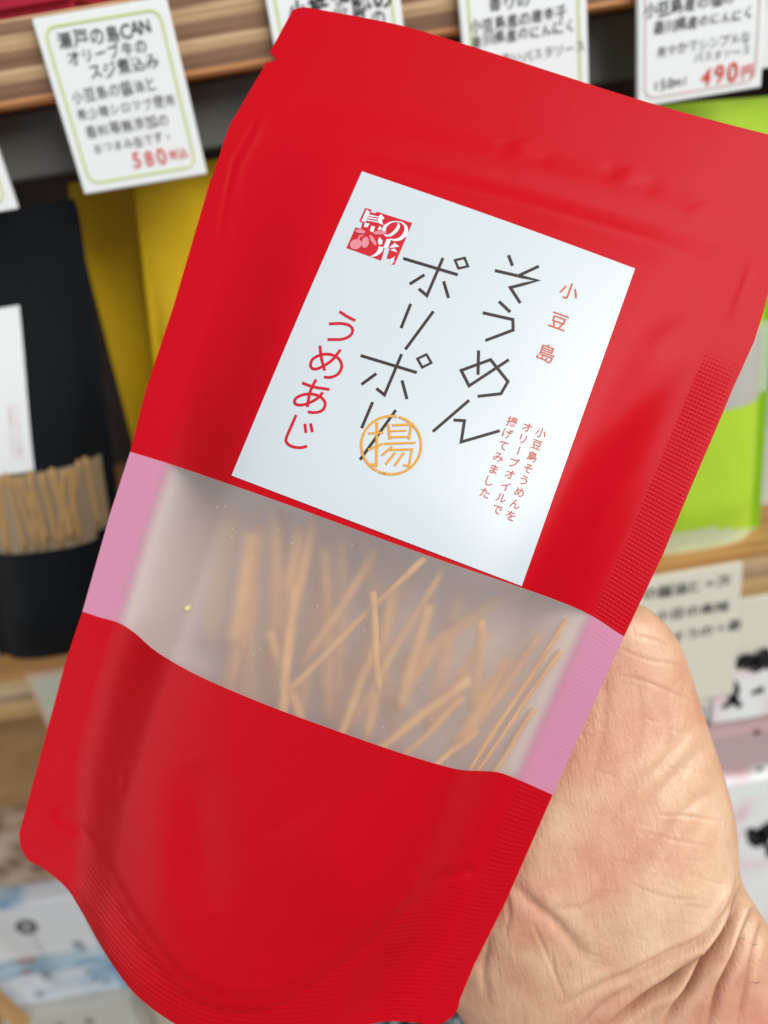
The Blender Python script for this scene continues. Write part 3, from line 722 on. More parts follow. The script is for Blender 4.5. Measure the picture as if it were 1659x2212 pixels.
dv, df_ = [], []
bv_ = BVHTree.FromPolygons([tuple(v) for v in VFf], allF)
for k in range(110):
    s_, t_ = random.uniform(.10, .90), random.uniform(.56, .73); j_ = int(np.searchsorted(TA, t_)); i_ = int(np.searchsorted(SA, s_))
    c_ = VF[j_, i_] + (VF[j_, i_ + 1] - VF[j_, i_]) * random.random() - fw * .00008; r_ = random.choice([.00008, .00010, .00013, .0002]); a_ = random.uniform(0, 3)
    o_ = len(dv); e1 = rt * math.cos(a_) + up * math.sin(a_); e2 = np.cross(fw, e1)
    dv += [c_ + e1 * r_, c_ - fw * r_ * .5, c_ + e2 * r_ * .6, c_ - e1 * r_, c_ - e2 * r_ * .6]; df_ += [(o_, o_ + 1, o_ + 2), (o_ + 2, o_ + 1, o_ + 3), (o_ + 3, o_ + 1, o_ + 4), (o_ + 4, o_ + 1, o_)]
du = obj('dust_specks', dv, df_, M('pale_dust', (.85, .82, .78), .5, .5), pouch); du['kind'] = 'stuff'
# base gusset between the two lower edges
gv_, gf = [], []
for i in range(ns):
    a_, b_ = VF[-1, i], VB[-1, i]; upv = VF[-12, i] - VF[-1, i]; w_ = prof[-1, i]
    for k in range(7):
        x = k / 6; gv_.append(lerp(a_, b_, x) + upv * math.sin(math.pi * x) * w_ * 1.2)
for i in range(ns - 1):
    for k in range(6): gf.append((i * 7 + k, i * 7 + k + 1, (i + 1) * 7 + k + 1, (i + 1) * 7 + k))
obj('base_gusset', gv_, gf, red_back, pouch, True)

# ------------------------------------------------------------------ label on the pouch
bvh = BVHTree.FromPolygons([tuple(v) for v in VFf], allF)
def hit(bv, u, v):
    h = bv.ray_cast(Vector(CAM), Vector(ray(u, v)).normalized())
    return (np.array(h[0]), np.array(h[1])) if h[0] is not None else (None, None)
LC = np.array([(782, 370), (1372, 580), (1127, 1266), (500, 1027)], float)
def homog(px):
    A = []
    for (x, y), (u, v) in zip([(0, 0), (1, 0), (1, 1), (0, 1)], px):
        A.append([x, y, 1, 0, 0, 0, -u * x, -u * y, -u]); A.append([0, 0, 0, x, y, 1, -v * x, -v * y, -v])
    return np.linalg.svd(np.array(A))[2][-1].reshape(3, 3)
HL = homog(LC); HLi = np.linalg.inv(HL)
def lab2px(x, y): q = HL @ [x, y, 1]; return q[:2] / q[2]
nl = 36; LP = np.zeros((nl + 1, nl + 1, 3))
zz = np.zeros((nl + 1, nl + 1)); uvp = np.zeros((nl + 1, nl + 1, 2))
for j in range(nl + 1):
    for i in range(nl + 1):
        u, v = lab2px(i / nl, j / nl)
        # the label's edges are not quite straight on the bulging bag
        u += -3 * math.sin(math.pi * j / nl) * (1 - i / nl) ; v += -3 * math.sin(math.pi * i / nl) * (1 - j / nl)
        p, n = hit(bvh, u, v); zz[j, i] = (p - CAM) @ fw; uvp[j, i] = (u, v)
z_s = zz.copy()
for _ in range(25):
    q = np.pad(z_s, 1, mode='reflect', reflect_type='odd'); z_s = .5 * z_s + .125 * (q[:-2, 1:-1] + q[2:, 1:-1] + q[1:-1, :-2] + q[1:-1, 2:])
z_s = np.minimum(z_s, zz) - .00030
for _ in range(3):
    q = np.pad(z_s, 1, mode='reflect', reflect_type='odd'); z_s = np.minimum(.5 * z_s + .125 * (q[:-2, 1:-1] + q[2:, 1:-1] + q[1:-1, :-2] + q[1:-1, 2:]), zz - .0002)
for j in range(nl + 1):
    for i in range(nl + 1): LP[j, i] = Z(*uvp[j, i], z_s[j, i])
lf = [(j * (nl + 1) + i, (j + 1) * (nl + 1) + i, (j + 1) * (nl + 1) + i + 1, j * (nl + 1) + i + 1) for j in range(nl) for i in range(nl)]
LPf = LP.reshape(-1, 3); me_v = [tuple(p) for p in LPf] + [tuple(p + fw * .00014) for p in LPf]; nn = len(LPf)
me_fc = list(lf) + [tuple(k + nn for k in reversed(f_)) for f_ in lf]
bd = [(0, i) for i in range(nl)] + [(j, nl) for j in range(nl)] + [(nl, i) for i in range(nl, 0, -1)] + [(j, 0) for j in range(nl, 0, -1)]
bi = [j * (nl + 1) + i for j, i in bd]
for k in range(len(bi)): a_, b_ = bi[k], bi[(k + 1) % len(bi)]; me_fc.append((a_, b_, b_ + nn, a_ + nn))
label = obj('label', me_v, me_fc, paper, pouch, False); label['label'] = 'white paper label with black, red and gold lettering'
for p in label.data.polygons: p.use_smooth = True
label.data.set_sharp_from_angle(angle=R(40))
lbvh = BVHTree.FromPolygons([tuple(v) for v in LPf], lf)
def on_label(name, V, Fc, mat, off, parent=None, subdiv=None):
    pts = []
    for q in V:
        p, n = hit(lbvh, *q)
        if p is None: p, n = hit(bvh, *q)
        d = (CAM - p); d /= np.linalg.norm(d); pts.append(p + d * off)
    # faces towards the camera
    pts = np.array(pts); Fo = []
    for f_ in Fc:
        a_, b_, c_ = pts[f_[0]], pts[f_[1]], pts[f_[2]]
        Fo.append(f_ if np.cross(b_ - a_, c_ - a_) @ (CAM - a_) > 0 else tuple(reversed(f_)))
    return obj(name, pts, Fo, mat, parent if parent is not None else label)
def tr(c, s, ox, oy): return [(ox + x * s, oy + y * s) for x, y in c]
c2 = lambda *c: tr(c, .26669, 663.7, 414.8)
c3 = lambda *c: tr(c, .26669, 663.7, 774.3)
c4 = lambda *c: tr(c, .26669, 912.6, 470.1)
c6 = lambda *c: tr(c, .17503, 580.75, 636.1)
c7 = lambda *c: tr(c, .11668, 719.0, 431.4)
w = 6.5
noodle_title = [stroke(c2((778, 537), (1220, 670)), w), stroke(c2((1100, 533), (970, 838), (903, 783)), w), stroke(c2((950, 670), (830, 745)), w), stroke(c2((1105, 722), (1145, 858)), w),
  stroke(c2((1197, 552), (1275, 533), (1302, 600), (1226, 618)), 5.2, closed=True),
  stroke(c2((838, 905), (760, 1102)), w), stroke(c2((1022, 966), (795, 1274)), w),
  stroke(c2((433, 1324), (888, 1462)), w), stroke(c2((765, 1312), (626, 1643), (560, 1590)), w), stroke(c2((560, 1470), (440, 1558)), w), stroke(c2((768, 1525), (808, 1677)), w),
  stroke(c2((893, 1350), (965, 1315), (1006, 1382), (932, 1420)), 5.2, closed=True),
  stroke(c3((530, 353), (440, 565)), w), stroke(c3((718, 418), (428, 820)), w),
  stroke(c4((697, 303), (730, 390)), w), stroke(c4((587, 428), (935, 508), (712, 566), (793, 692)), w), stroke(c4((943, 393), (785, 466)), w),
  stroke(c4((620, 678), (712, 765)), w), stroke(c4((488, 770), (733, 825), (735, 910), (510, 995)), w),
  stroke(c4((455, 1075), (450, 1272)), w), stroke(c4((700, 1150), (378, 1362), (314, 1237), (552, 1150), (693, 1327), (636, 1426), (447, 1447)), w),
  stroke(c3((1312, 338), (1018, 592)), w), stroke(c3((1185, 498), (1274, 504), (1247, 676), (1560, 585)), w)]
v, f = merge(noodle_title); on_label('title_lettering', v, f, ink_black, .00010)
w = 6.2
flavour = [stroke(c6((872, 208), (960, 268), (1068, 322)), w, 3), stroke(c6((742, 362), (900, 358), (1000, 385), (1035, 445), (1000, 510), (900, 552), (725, 555)), w, 5),
  stroke(c6((630, 630), (650, 790), (690, 940)), w, 4), stroke(c6((885, 680), (780, 810), (650, 895), (560, 920), (515, 880), (540, 800), (640, 745), (760, 740), (860, 790), (900, 880), (860, 975), (770, 1020), (680, 1020)), w, 5),
  stroke(c6((410, 1090), (550, 1140), (748, 1172)), w, 3), stroke(c6((582, 1048), (510, 1200), (475, 1388)), w, 4),
  stroke(c6((667, 1208), (600, 1280), (480, 1345), (380, 1365), (320, 1340), (335, 1280), (430, 1235), (540, 1230), (640, 1265), (695, 1340), (670, 1420), (590, 1455), (482, 1450)), w, 5),
  stroke(c6((337, 1488), (270, 1640), (213, 1780), (230, 1840), (300, 1880), (400, 1890), (472, 1870)), w, 5), stroke(c6((445, 1595), (458, 1708)), w), stroke(c6((515, 1590), (537, 1700)), w)]
v, f = merge(flavour); on_label('flavour_lettering', v, f, ink_red, .00010)
# gold stamp
w = 5.2
ring = [(680 + 243 * math.cos(k / 40 * 6.2832), 702 + 236 * math.sin(k / 40 * 6.2832)) for k in range(40)]
gold = [stroke(c3(*ring[:13]), w), stroke(c3(*[(680 + 243 * math.cos(x), 702 + 236 * math.sin(x)) for x in np.linspace(2.05, 4.9, 20)]), w), stroke(c3(*[(680 + 243 * math.cos(x), 702 + 236 * math.sin(x)) for x in np.linspace(4.97, 6.33, 12)]), w),
  stroke(c3(*[(680 + 243 * math.cos(x), 702 + 236 * math.sin(x)) for x in np.linspace(1.6, 2.02, 5)]), w),
  stroke(c3((565, 515), (560, 868), (515, 855)), w), stroke(c3((495, 607), (616, 600)), 4.4), stroke(c3((493, 742), (612, 690)), w),
  stroke(c3((655, 530), (670, 658)), w), stroke(c3((842, 530), (826, 655)), w), stroke(c3((690, 540), (862, 533)), w), stroke(c3((672, 588), (805, 584)), 4), stroke(c3((665, 638), (826, 634)), 4.6),
  stroke(c3((622, 690), (878, 682)), 4.6), stroke(c3((688, 712), (605, 785)), w), stroke(c3((662, 740), (850, 735), (822, 872), (778, 862)), 4.6), stroke(c3((712, 762), (635, 858)), w), stroke(c3((784, 762), (708, 868)), w)]
v, f = merge(gold); on_label('gold_stamp', v, f, ink_gold, .00018)
# small columns of type, set square to the label
def lab_glyphs(items, size, name, mat, bold=0.0):
    parts = []
    for ch, u, v_ in items:
        q = HLi @ [u, v_, 1]; q = q[:2] / q[2]; rot = ch == 'ー'; V, Fc = glyph(ch, bold)
        if rot: V = np.stack([V[:, 1], -V[:, 0]], 1)
        parts.append((np.array([lab2px(q[0] + g_[0] * size, q[1] - g_[1] * size / 1.16) for g_ in V]), Fc))
    v, f = merge(parts); on_label(name, v, f, mat, .00010)
lab_glyphs([('小', 1230, 629), ('豆', 1207, 694), ('島', 1181, 763)], .066, 'place_name_lettering', ink_rust, .006)
def column(s, a_, b_): return [(ch, lerp(a_[0], b_[0], i / (len(s) - 1)), lerp(a_[1], b_[1], i / (len(s) - 1))) for i, ch in enumerate(s)]
lab_glyphs(column('小豆島そうめんを', (1169, 935), (1104, 1114)) + column('オリーブオイルで', (1139, 923), (1074, 1101)) + column('揚げてみました', (1106, 911), (1048, 1065)), .0365, 'small_lettering', ink_rust, .010)
# red square emblem
def poly(*c): return (np.array(c7(*c)), [tuple(range(len(c)))])
def ell(cx, cy, rx, ry, rot=0, n=18):
    a_ = R(rot); return (np.array(c7(*[(cx + rx * math.cos(t) * math.cos(a_) - ry * math.sin(t) * math.sin(a_), cy + rx * math.cos(t) * math.sin(a_) + ry * math.sin(t) * math.cos(a_)) for t in [k / n * 6.2832 for k in range(n)]])), [tuple(range(n))])
base = [poly((600, 150), (722, 188), (705, 235), (790, 250), (820, 222), (1470, 430), (1405, 590), (1362, 540), (1000, 600), (640, 590), (520, 520), (550, 425), (490, 395)),
        poly((420, 512), (640, 560), (1010, 560), (1330, 520), (1340, 560), (1290, 690), (1362, 695), (1140, 1208), (1075, 1185), (1150, 1120), (1060, 1100), (995, 1085), (1050, 905), (965, 880), (895, 1128), (250, 893))]
v, f = merge(base); em = on_label('emblem', v, f, ink_red, .00010)
sw = lambda pts, tp: stroke(c7(*pts), 3, sub=4, taper=[x * .11668 for x in tp])
white = [poly((625, 180), (692, 228), (605, 412), (528, 398)), poly((672, 275), (848, 312), (842, 332), (664, 300)), poly((655, 318), (838, 355), (832, 375), (648, 342)), poly((638, 362), (835, 402), (845, 425), (630, 385)),
  poly((860, 290), (900, 272), (955, 340), (905, 380), (935, 472), (850, 432), (832, 370)), poly((592, 425), (680, 442), (640, 512), (575, 500)), poly((712, 480), (780, 500), (750, 602), (685, 580)), poly((868, 480), (925, 552), (828, 562)),
  sw([(1205, 430), (1215, 490), (1170, 570), (1080, 645), (1000, 665), (945, 640)], [20, 55, 60, 50, 35, 10]), sw([(945, 590), (960, 510), (1020, 450), (1100, 412), (1200, 405), (1290, 430), (1350, 500), (1355, 580), (1310, 670), (1230, 730), (1130, 745), (1050, 720)], [60, 62, 35, 22, 16, 25, 55, 75, 70, 55, 35, 12]),
  poly((860, 690), (922, 760), (905, 828), (850, 832), (832, 760)), poly((1000, 722), (1075, 742), (1020, 895), (965, 905), (935, 885)),
  poly((1145, 798), (1230, 868), (1035, 895)), poly((1140, 900), (1197, 978), (1065, 930)), sw([(890, 870), (880, 930), (820, 1000), (760, 1035), (690, 1055)], [95, 85, 60, 35, 8]), poly((1065, 1100), (1155, 1045), (1132, 1090), (1135, 1150), (1090, 1190), (1060, 1180))]
v, f = merge(white); on_label('emblem_cutout', v, f, ink_white, .00016)
olives = [ell(425, 825, 112, 92, -20), ell(600, 790, 68, 105, 12), ell(510, 585, 96, 36, 8), ell(870, 610, 125, 34, -3), ell(742, 750, 112, 36, 58), sw([(470, 740), (500, 680), (570, 655)], [40, 30, 20])]
v, f = merge(olives); on_label('emblem_olives', v, f, ink_pink, .00022)

# ------------------------------------------------------------------ noodle sticks inside the pouch
def inside(u, v, d):
    p, n = hit(bvh, u, v)
    return p + ray(u, v) * d
wc = lambda x, y: (221 + .7 * x, 968 + .7 * y)
SG = 'noodle sticks inside the red pouch'
SK = [((835, 440), (850, 700), .0010, .0016, 'pale noodle stick with its cut tip near the middle of the pouch window'), ((1000, 330), (560, 760), .0012, .0032, 'long noodle stick slanting through the middle of the pouch window'), ((1065, 345), (780, 830), .0030, .0050, None),
  ((862, 300), (640, 640), .0055, .0058, None), ((545, 190), (535, 790), .0060, .0070, None), ((665, 205), (590, 520), .0048, .0062, None), ((500, 240), (400, 720), .0066, .0075, None),
  ((1167, 528), (1140, 760), .0020, .0045, 'short noodle stick right of centre in the pouch window'), ((1432, 528), (1130, 990), .0006, .0006, 'pale noodle stick pressed against the window film next to the right seal'),
  ((1412, 622), (1150, 995), .0008, .0016, None), ((1330, 803), (1205, 995), .0007, .0013, 'short noodle stick tip lowest beside the right seal of the pouch window'), ((1130, 700), (850, 925), .0036, .0024, None),
  ((1110, 765), (930, 945), .0020, .0026, None), ((1150, 862), (1010, 985), .0022, .0016, None), ((745, 230), (730, 860), .0075, .0078, None), ((1250, 440), (960, 640), .0062, .0070, None),
  ((848, 600), (735, 880), .0050, .0036, None), ((600, 420), (560, 800), .0040, .0030, None), ((450, 420), (470, 760), .0074, .0080, None), ((1060, 560), (900, 780), .0068, .0074, None),
  ((470, 260), (420, 560), .0050, .0060, None), ((620, 240), (560, 560), .0060, .0060, None), ((690, 300), (700, 800), .0070, .0074, None), ((900, 420), (820, 860), .0062, .0060, None), ((1010, 480), (930, 760), .0048, .0056, None), ((1180, 560), (1020, 820), .0056, .0052, None), ((520, 560), (600, 790), .0046, .0040, None), ((1230, 640), (1090, 900), .0044, .0036, None),
  ((575, 205), (500, 800), .0090, .0095, None), ((430, 200), (360, 560), .0090, .0095, None), ((820, 270), (900, 850), .0085, .0080, None), ((960, 380), (700, 800), .0090, .0085, None), ((700, 250), (620, 790), .0088, .0090, None), ((1110, 420), (1010, 820), .0085, .0070, None), ((1330, 560), (1120, 860), .0050, .0040, None), ((490, 330), (440, 740), .0085, .0085, None)]
ORDX = {k: ORD[n_] for n_, k in enumerate(sorted(range(len(SK)), key=lambda k: SK[k][0][0]))}
for ks_, (a_, b_, d0, d1, lb_) in enumerate(SK):
    pa, pb = wc(*a_), wc(*b_); p, q = inside(*pa, d0 * (2.3 if d0 > .0017 else 1.5) + .0008), inside(*pb, d1 * (2.3 if d1 > .0017 else 1.5) + .0008)
    m_ = (p + q) / 2; dirv = q - p
    ln = np.linalg.norm(dirv); q2 = q + dirv / ln * .004; sh = 0
    for k_ in range(13):   # keep the whole stick behind the film
        x_ = lerp(p, q2, k_ / 12); uv = proj(x_); h_, _n = hit(bvh, *uv)
        if h_ is not None: sh = max(sh, (h_ - CAM) @ fw + .0019 - (x_ - CAM) @ fw)
    p = p + fw * sh; q2 = q2 + fw * sh
    stick(p, q2, .00100 if d0 < .0035 else .00145, lb_ or 'blurred noodle stick whose upper end is ' + ORDX[ks_] + ' from the left behind the frosted window', SG, bend=random.uniform(-.0004, .0004))
p = inside(*wc(268, 497), .0012)
cm = mesh('crumb', *rod([-.0009, 0, 0], [.0009, .0003, .0006], .0011, None, m=3)); o = bpy.data.objects.new('noodle_crumb', cm); COL.objects.link(o); o.location = Vector(p)
cm.materials.append(M('pale_crumb', (.85, .66, .28), .5, .3)); cm.shade_smooth(); tag(o, 'small yellow noodle crumb against the left side of the pouch window', 'noodle crumb')

# ================================================================== THE HAND
skin = M('skin', (.62, .33, .20), .37, .5)
b = BS(skin); b.inputs['Coat Weight'].default_value = .18; b.inputs['Coat Roughness'].default_value = .28; b.inputs['Subsurface Weight'].default_value = .18; b.inputs['Subsurface Radius'].default_value = (1.0, .35, .18); b.inputs['Subsurface Scale'].default_value = .004
co = coords(skin)
n1 = noise(skin, co, 28, 5, .55); n2 = noise(skin, co, 120, 4, .6)
c1 = ramp(skin, n1, [(.32, (.76, .34, .225)), (.48, (.84, .49, .315)), (.58, (.88, .565, .36)), (.70, (.90, .635, .43))])
mx = N(skin, 'ShaderNodeMix', data_type='RGBA', blend_type='MULTIPLY'); mx.inputs['Factor'].default_value = 1
L(skin, c1, mx.inputs['A']); L(skin, ramp(skin, n2, [(.3, (.90, .84, .82)), (.62, (1, 1, 1))]), mx.inputs['B'])
mx2 = N(skin, 'ShaderNodeMix', data_type='RGBA'); mx2.inputs['B'].default_value = (.30, .095, .045, 1); L(skin, mx.outputs['Result'], mx2.inputs['A']); L(skin, attr(skin, 'crease_shade'), mx2.inputs['Factor'])  # shadow in the folds is painted into the skin colour
L(skin, mx2.outputs['Result'], b.inputs['Base Color'])
# skin lines: fine cells drawn out across the mound, two directions
axis = np.array(proj(CAM + fw))  # unused
rotz = (R(20), R(-25), R(35))
def fine(scale, rot, sc_):
    vo = N(skin, 'ShaderNodeTexVoronoi', feature='DISTANCE_TO_EDGE'); L(skin, coords(skin, scale, rot=rot), vo.inputs['Vector']); vo.inputs['Scale'].default_value = sc_
    return math_(skin, 'MINIMUM', vo.outputs['Distance'], .12)
nb = bump(skin, fine((1.8, 1.0, .55), (0, R(20), 0), 520), .50, .0006)
nb = bump(skin, fine((1, .8, .35), (R(10), R(62), 0), 210), .28, .0007, nb)
nb = bump(skin, noise(skin, coords(skin, (3.2, 1, .5), rot=(0, R(15), 0)), 210, 5, .6, .5), .36, .0012, nb)
nb = bump(skin, noise(skin, co, 1100, 3), .30, .0004, nb)

SEC = [  # left px, right px, depth left, depth right, half thickness
 ((1500, 3150), (2150, 2760), .246, .231, .024),
 ((1250, 2700), (1930, 2380), .243, .228, .023),
 ((1100, 2420), (1770, 2170), .242, .224, .0225),
 ((1030, 2255), (1700, 2060), .2420, .2200, .0225),
 ((960, 2150), (1640, 1968), .2430, .2180, .0225),
 ((880, 2040), (1601, 1896), .2440, .2170, .0225),
 ((830, 1930), (1594, 1800), .2440, .2170, .0215),
 ((810, 1790), (1572, 1700), .2420, .2180, .0205),
 ((830, 1660), (1540, 1600), .2390, .2190, .0195),
 ((880, 1560), (1511, 1512), .2370, .2185, .0180),
 ((950, 1470), (1486, 1430), .2350, .2170, .0165),
 ((1030, 1400), (1458, 1372), .2330, .2165, .0150),
 ((1120, 1350), (1423, 1333), .2290, .2170, .0125),
 ((1190, 1325), (1385, 1306), .2280, .2195, .0090),
 ((1260, 1318), (1330, 1310), .2260, .2230, .0030)]
def sec_interp(k):
    A = np.array([[*a, *b_, c_, d_, e_] for a, b_, c_, d_, e_ in SEC]); return chain(A, sub=k)
SI = sec_interp(4); nth = 56; HV = []; HFc = []
for r_ in SI:
    for k in range(nth):
        th = 2 * math.pi * k / nth; ct, st = math.cos(th), math.sin(th); ex = .82
        x = .5 - .5 * math.copysign(abs(ct) ** ex, ct); y = math.copysign(abs(st) ** ex, st)
        u = lerp(r_[0], r_[2], x); v_ = lerp(r_[1], r_[3], x)
        zc = lerp(r_[4], r_[5], x)
        HV.append(Z(u, v_, zc - r_[6] * y))
nsx = len(SI)
HFc = [(j * nth + k, j * nth + (k + 1) % nth, (j + 1) * nth + (k + 1) % nth, (j + 1) * nth + k) for j in range(nsx - 1) for k in range(nth)]
HFc += [tuple(range(nth - 1, -1, -1)), tuple((nsx - 1) * nth + k for k in range(nth))]
parts = [(np.array(HV), HFc)]
def limb(pts, radii):
    """round tapered limb with round ends through points"""
    q = chain(pts, sub=6); rr = chain([[x] for x in radii], sub=6)[:, 0]; n = 20; V = []; rows = []
    T_ = np.gradient(q, axis=0); T_ /= np.linalg.norm(T_, axis=1)[:, None]; a = np.cross(T_[0], [0, 1, .2]); a /= np.linalg.norm(a)
    seq = []
    for k in range(5): th = (k + .3) / 5.3 * math.pi / 2; seq.append((q[0] - T_[0] * rr[0] * math.cos(th), rr[0] * math.sin(th), T_[0]))
    for p_, r_, t_ in zip(q, rr, T_): seq.append((p_, r_, t_))
    for k in range(5): th = (5 - k) / 5.3 * math.pi / 2 - .1; seq.append((q[-1] + T_[-1] * rr[-1] * math.cos(th), rr[-1] * math.sin(th), T_[-1]))
    for p_, r_, t_ in seq:
        a = a - (a @ t_) * t_; a /= np.linalg.norm(a); b_ = np.cross(t_, a)
        for i in range(n): an = 2 * math.pi * i / n; V.append(p_ + r_ * (math.cos(an) * a + math.sin(an) * b_))
    m = len(seq); Fc = [(j * n + i, j * n + (i + 1) % n, (j + 1) * n + (i + 1) % n, (j + 1) * n + i) for j in range(m - 1) for i in range(n)]
    Fc += [tuple(range(n - 1, -1, -1)), tuple((m - 1) * n + i for i in range(n))]
    return np.array(V), Fc
# palm plate and five fingers, all behind the pouch
palm = [limb([Z(900, 2050, .238), Z(760, 1750, .243), Z(650, 1500, .246)], [.017, .015, .012]), limb([Z(1050, 2000, .238), Z(930, 1700, .244), Z(830, 1420, .247)], [.018, .015, .012]),
        limb([Z(1150, 1900, .237), Z(1060, 1600, .243), Z(980, 1380, .247)], [.018, .015, .012]), limb([Z(800, 2000, .236), Z(640, 1800, .243), Z(520, 1600, .247)], [.015, .013, .011])]
fingers = [limb([Z(980, 1400, .245), Z(935, 1150, .237), Z(905, 930, .228), Z(890, 800, .2235)], [.0105, .0092, .0082, .0072]), limb([Z(830, 1430, .245), Z(770, 1140, .238), Z(730, 900, .229), Z(712, 740, .2235)], [.0108, .0095, .0085, .0073]),
           limb([Z(670, 1500, .245), Z(590, 1230, .238), Z(550, 1010, .230), Z(532, 860, .2245)], [.0102, .0090, .0080, .0070]), limb([Z(540, 1620, .245), Z(440, 1420, .239), Z(390, 1280, .232), Z(370, 1170, .227)], [.0090, .0078, .0070, .0062]),
           limb([Z(1330, 1450, .2300), Z(1270, 1330, .2280), Z(1215, 1180, .2230), Z(1190, 1060, .2200)], [.0130, .0112, .0098, .0082])]
hv, hf = merge(parts + palm + fingers)
tmp = bpy.data.objects.new('tmp', mesh('tmp', hv, hf)); COL.objects.link(tmp)
rm = tmp.modifiers.new('r', 'REMESH'); rm.mode = 'VOXEL'; rm.voxel_size = .0010; rm.use_smooth_shade = True
sm = tmp.modifiers.new('s', 'SMOOTH'); sm.factor = .5; sm.iterations = 14
dg = bpy.context.evaluated_depsgraph_get(); ev = tmp.evaluated_get(dg); me = bpy.data.meshes.new_from_object(ev)
bpy.data.objects.remove(tmp)
n = len(me.vertices); A = np.zeros(n * 3); me.vertices.foreach_get('co', A); A = A.reshape(-1, 3)
NM = np.zeros(n * 3); me.vertices.foreach_get('normal', NM); NM = NM.reshape(-1, 3)
# refine only where the camera side shows
bm = bmesh.new(); bm.from_mesh(me)
px = projN(A); vis = (px[:, 0] > 930) & (px[:, 0] < 1700) & (px[:, 1] > 1280) & (px[:, 1] < 2260) & (((CAM - A) * NM).sum(1) > -.03)
bm.verts.ensure_lookup_table(); ed = [e for e in bm.edges if vis[e.verts[0].index] and vis[e.verts[1].index]]
bmesh.ops.subdivide_edges(bm, edges=ed, cuts=1, use_grid_fill=True, smooth=.3)
bm.to_mesh(me); bm.free(); me.update()
n = len(me.vertices); A = np.zeros(n * 3); me.vertices.foreach_get('co', A); A = A.reshape(-1, 3)
NM = np.zeros(n * 3); me.vertices.foreach_get('normal', NM); NM = NM.reshape(-1, 3)
px = projN(A); facing = np.clip(((CAM - A) * NM).sum(1) / np.linalg.norm(CAM - A, axis=1) * 3, 0, 1)
D = np.zeros(n); CR = np.zeros(n)
def groove(pts, w_, amp, col=.5, side=0.0):
    global D, CR
    pts = chain(pts, sub=4); dmin = np.full(n, 1e9); tt = np.zeros(n); m = len(pts) - 1
    for i in range(m):
        d, t = seg_d(px[:, 0], px[:, 1], pts[i], pts[i + 1]); k = d < dmin; dmin[k] = d[k]; tt[k] = (i + t[k]) / m
    e = np.clip(np.sin(np.pi * np.clip(tt, .0, 1)), 0, 1) ** .5
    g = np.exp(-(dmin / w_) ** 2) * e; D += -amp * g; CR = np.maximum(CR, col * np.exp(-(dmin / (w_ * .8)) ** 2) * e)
    if side: D += side * np.exp(-((dmin - w_ * 2.2) / (w_ * 1.3)) ** 2) * e
mm = .001
GR = [([(1601, 1880), (1575, 1950), (1520, 2022), (1448, 2060), (1365, 2100)], 7, .9, .35, .35), ([(1607, 1905), (1579, 1996), (1521, 2085), (1479, 2150), (1430, 2230)], 11, 3.0, 1.0, 1.2),
      ([(1520, 2060), (1453, 2117), (1395, 2155), (1310, 2225)], 10, 2.5, .9, 1.0), ([(1625, 1960), (1590, 2048), (1556, 2132), (1527, 2240)], 9, 1.9, .8, .8), ([(1645, 1990), (1620, 2090), (1590, 2240)], 7, .8, .35, .3),
      ([(1470, 2040), (1390, 2090), (1290, 2130), (1200, 2180)], 8, .7, .25, .2), ([(1365, 2130), (1300, 2170), (1240, 2230)], 7, .6, .3, .2),
      ([(1540, 1600), (1470, 1660), (1400, 1740), (1340, 1840)], 13, .38, .12, .12), ([(1500, 1560), (1440, 1640), (1370, 1700), (1310, 1790)], 10, .4, .12, .1), ([(1560, 1700), (1490, 1740), (1420, 1830), (1370, 1900)], 12, .4, .1, .1),
      ([(1335, 1400), (1400, 1425), (1450, 1432), (1475, 1440)], 4, .16, .2, .03), ([(1340, 1458), (1390, 1470), (1440, 1490), (1500, 1516)], 4, .18, .25, .04), ([(1365, 1372), (1410, 1380), (1450, 1395)], 4, .2, .2, .05),
      ([(1380, 1795), (1460, 1815), (1545, 1830)], 4, .13, .12, .03), ([(1350, 1900), (1400, 1925), (1460, 1940), (1530, 1943)], 4, .16, .18, .03), ([(1420, 1760), (1500, 1765), (1560, 1775)], 4, .2, .12, .05),
      ([(1108, 1905), (1150, 1950), (1204, 1995), (1270, 2075)], 12, .8, .35, .25), ([(1095, 1930), (1100, 1980), (1090, 2030)], 5, .3, .2, .1), ([(1150, 1990), (1185, 2070), (1222, 2160)], 4, .35, .15, .1), ([(1190, 2050), (1200, 2100)], 4, .3, .1, .1),
      ([(1310, 1470), (1300, 1600), (1270, 1720)], 9, .3, .12, .1), ([(1380, 1480), (1385, 1580), (1350, 1690)], 8, .25, .1, .08), ([(1440, 1500), (1450, 1600), (1420, 1680)], 8, .25, .1, .08),
      ([(1060, 2020), (1045, 2100), (1060, 2180)], 7, .4, .15, .1), ([(1300, 1930), (1250, 1960), (1190, 1960)], 8, .3, .12, .05)]
for pts, w_, amp, col, side in GR: groove(pts, w_, amp * mm, col, side * mm)
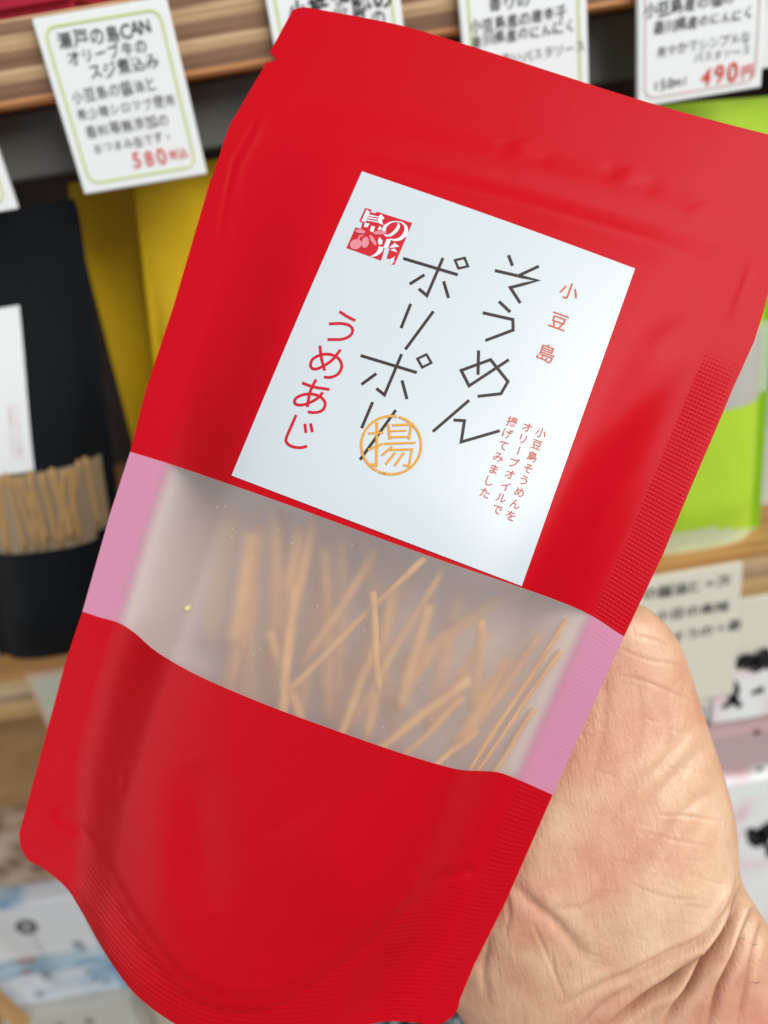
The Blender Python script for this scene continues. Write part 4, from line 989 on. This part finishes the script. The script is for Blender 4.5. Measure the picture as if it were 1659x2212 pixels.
for k in range(60):  # finer random lines over the mound
    u = random.uniform(1180, 1570); v_ = random.uniform(1400, 2100); a_ = R(random.choice([12, 18, 8, 100, 112, 125]) + random.uniform(-8, 8)); l_ = random.uniform(25, 80)
    groove([(u, v_), (u + l_ * .5 * math.cos(a_), v_ + l_ * .5 * math.sin(a_) + random.uniform(-3, 3)), (u + l_ * math.cos(a_), v_ + l_ * math.sin(a_))], 3.4, random.uniform(.06, .16) * mm, .10)
A2 = A + NM * (D * facing)[:, None]
me.vertices.foreach_set('co', A2.reshape(-1))
at_ = me.attributes.new('crease_shade', 'FLOAT', 'POINT'); at_.data.foreach_set('value', (CR * facing).astype(np.float32))
me.update(); me.materials.clear(); me.materials.append(skin); me.shade_smooth()
ctrh = Vector(Z(1300, 1900, .23)); me.transform(Matrix.Translation(-ctrh))
hand = bpy.data.objects.new('person', me); COL.objects.link(hand); hand.location = ctrh
tag(hand, "person's bare hand and wrist holding the red pouch from behind, palm towards the viewer", 'person')
# a few wrist hairs
hair_m = M('dark_hair', (.03, .02, .015), .5, .4)
hb = BVHTree.FromPolygons([tuple(v) for v in A2], [tuple(p.vertices) for p in me.polygons])
hp = []
for (u, v_) in ((1632, 2010), (1640, 2040), (1622, 2075), (1645, 2120), (1612, 2030), (1650, 2070)):
    h_ = hb.ray_cast(Vector(CAM), Vector(ray(u, v_)).normalized())
    if h_[0] is None: continue
    p = np.array(h_[0]); nn_ = np.array(h_[1]); d = -rt * .004 + up * random.uniform(-.001, .0015) + nn_ * .0008
    q = chain([p - nn_ * .0003, p + d * .5 + nn_ * .0006, p + d], sub=4); V = []
    for c_ in q:
        for i in range(3): V.append(c_ + .00005 * (math.cos(i * 2.09) * up + math.sin(i * 2.09) * nn_))
    hp.append((np.array(V), [(j * 3 + i, j * 3 + (i + 1) % 3, j * 3 + 3 + (i + 1) % 3, j * 3 + 3 + i) for j in range(len(q) - 1) for i in range(3)]))
if hp:
    v, f = merge(hp); ho = bpy.data.objects.new('wrist_hair', mesh('wrist_hair', v - np.array(ctrh), f)); COL.objects.link(ho); ho.parent = hand; ho.data.materials.append(hair_m)
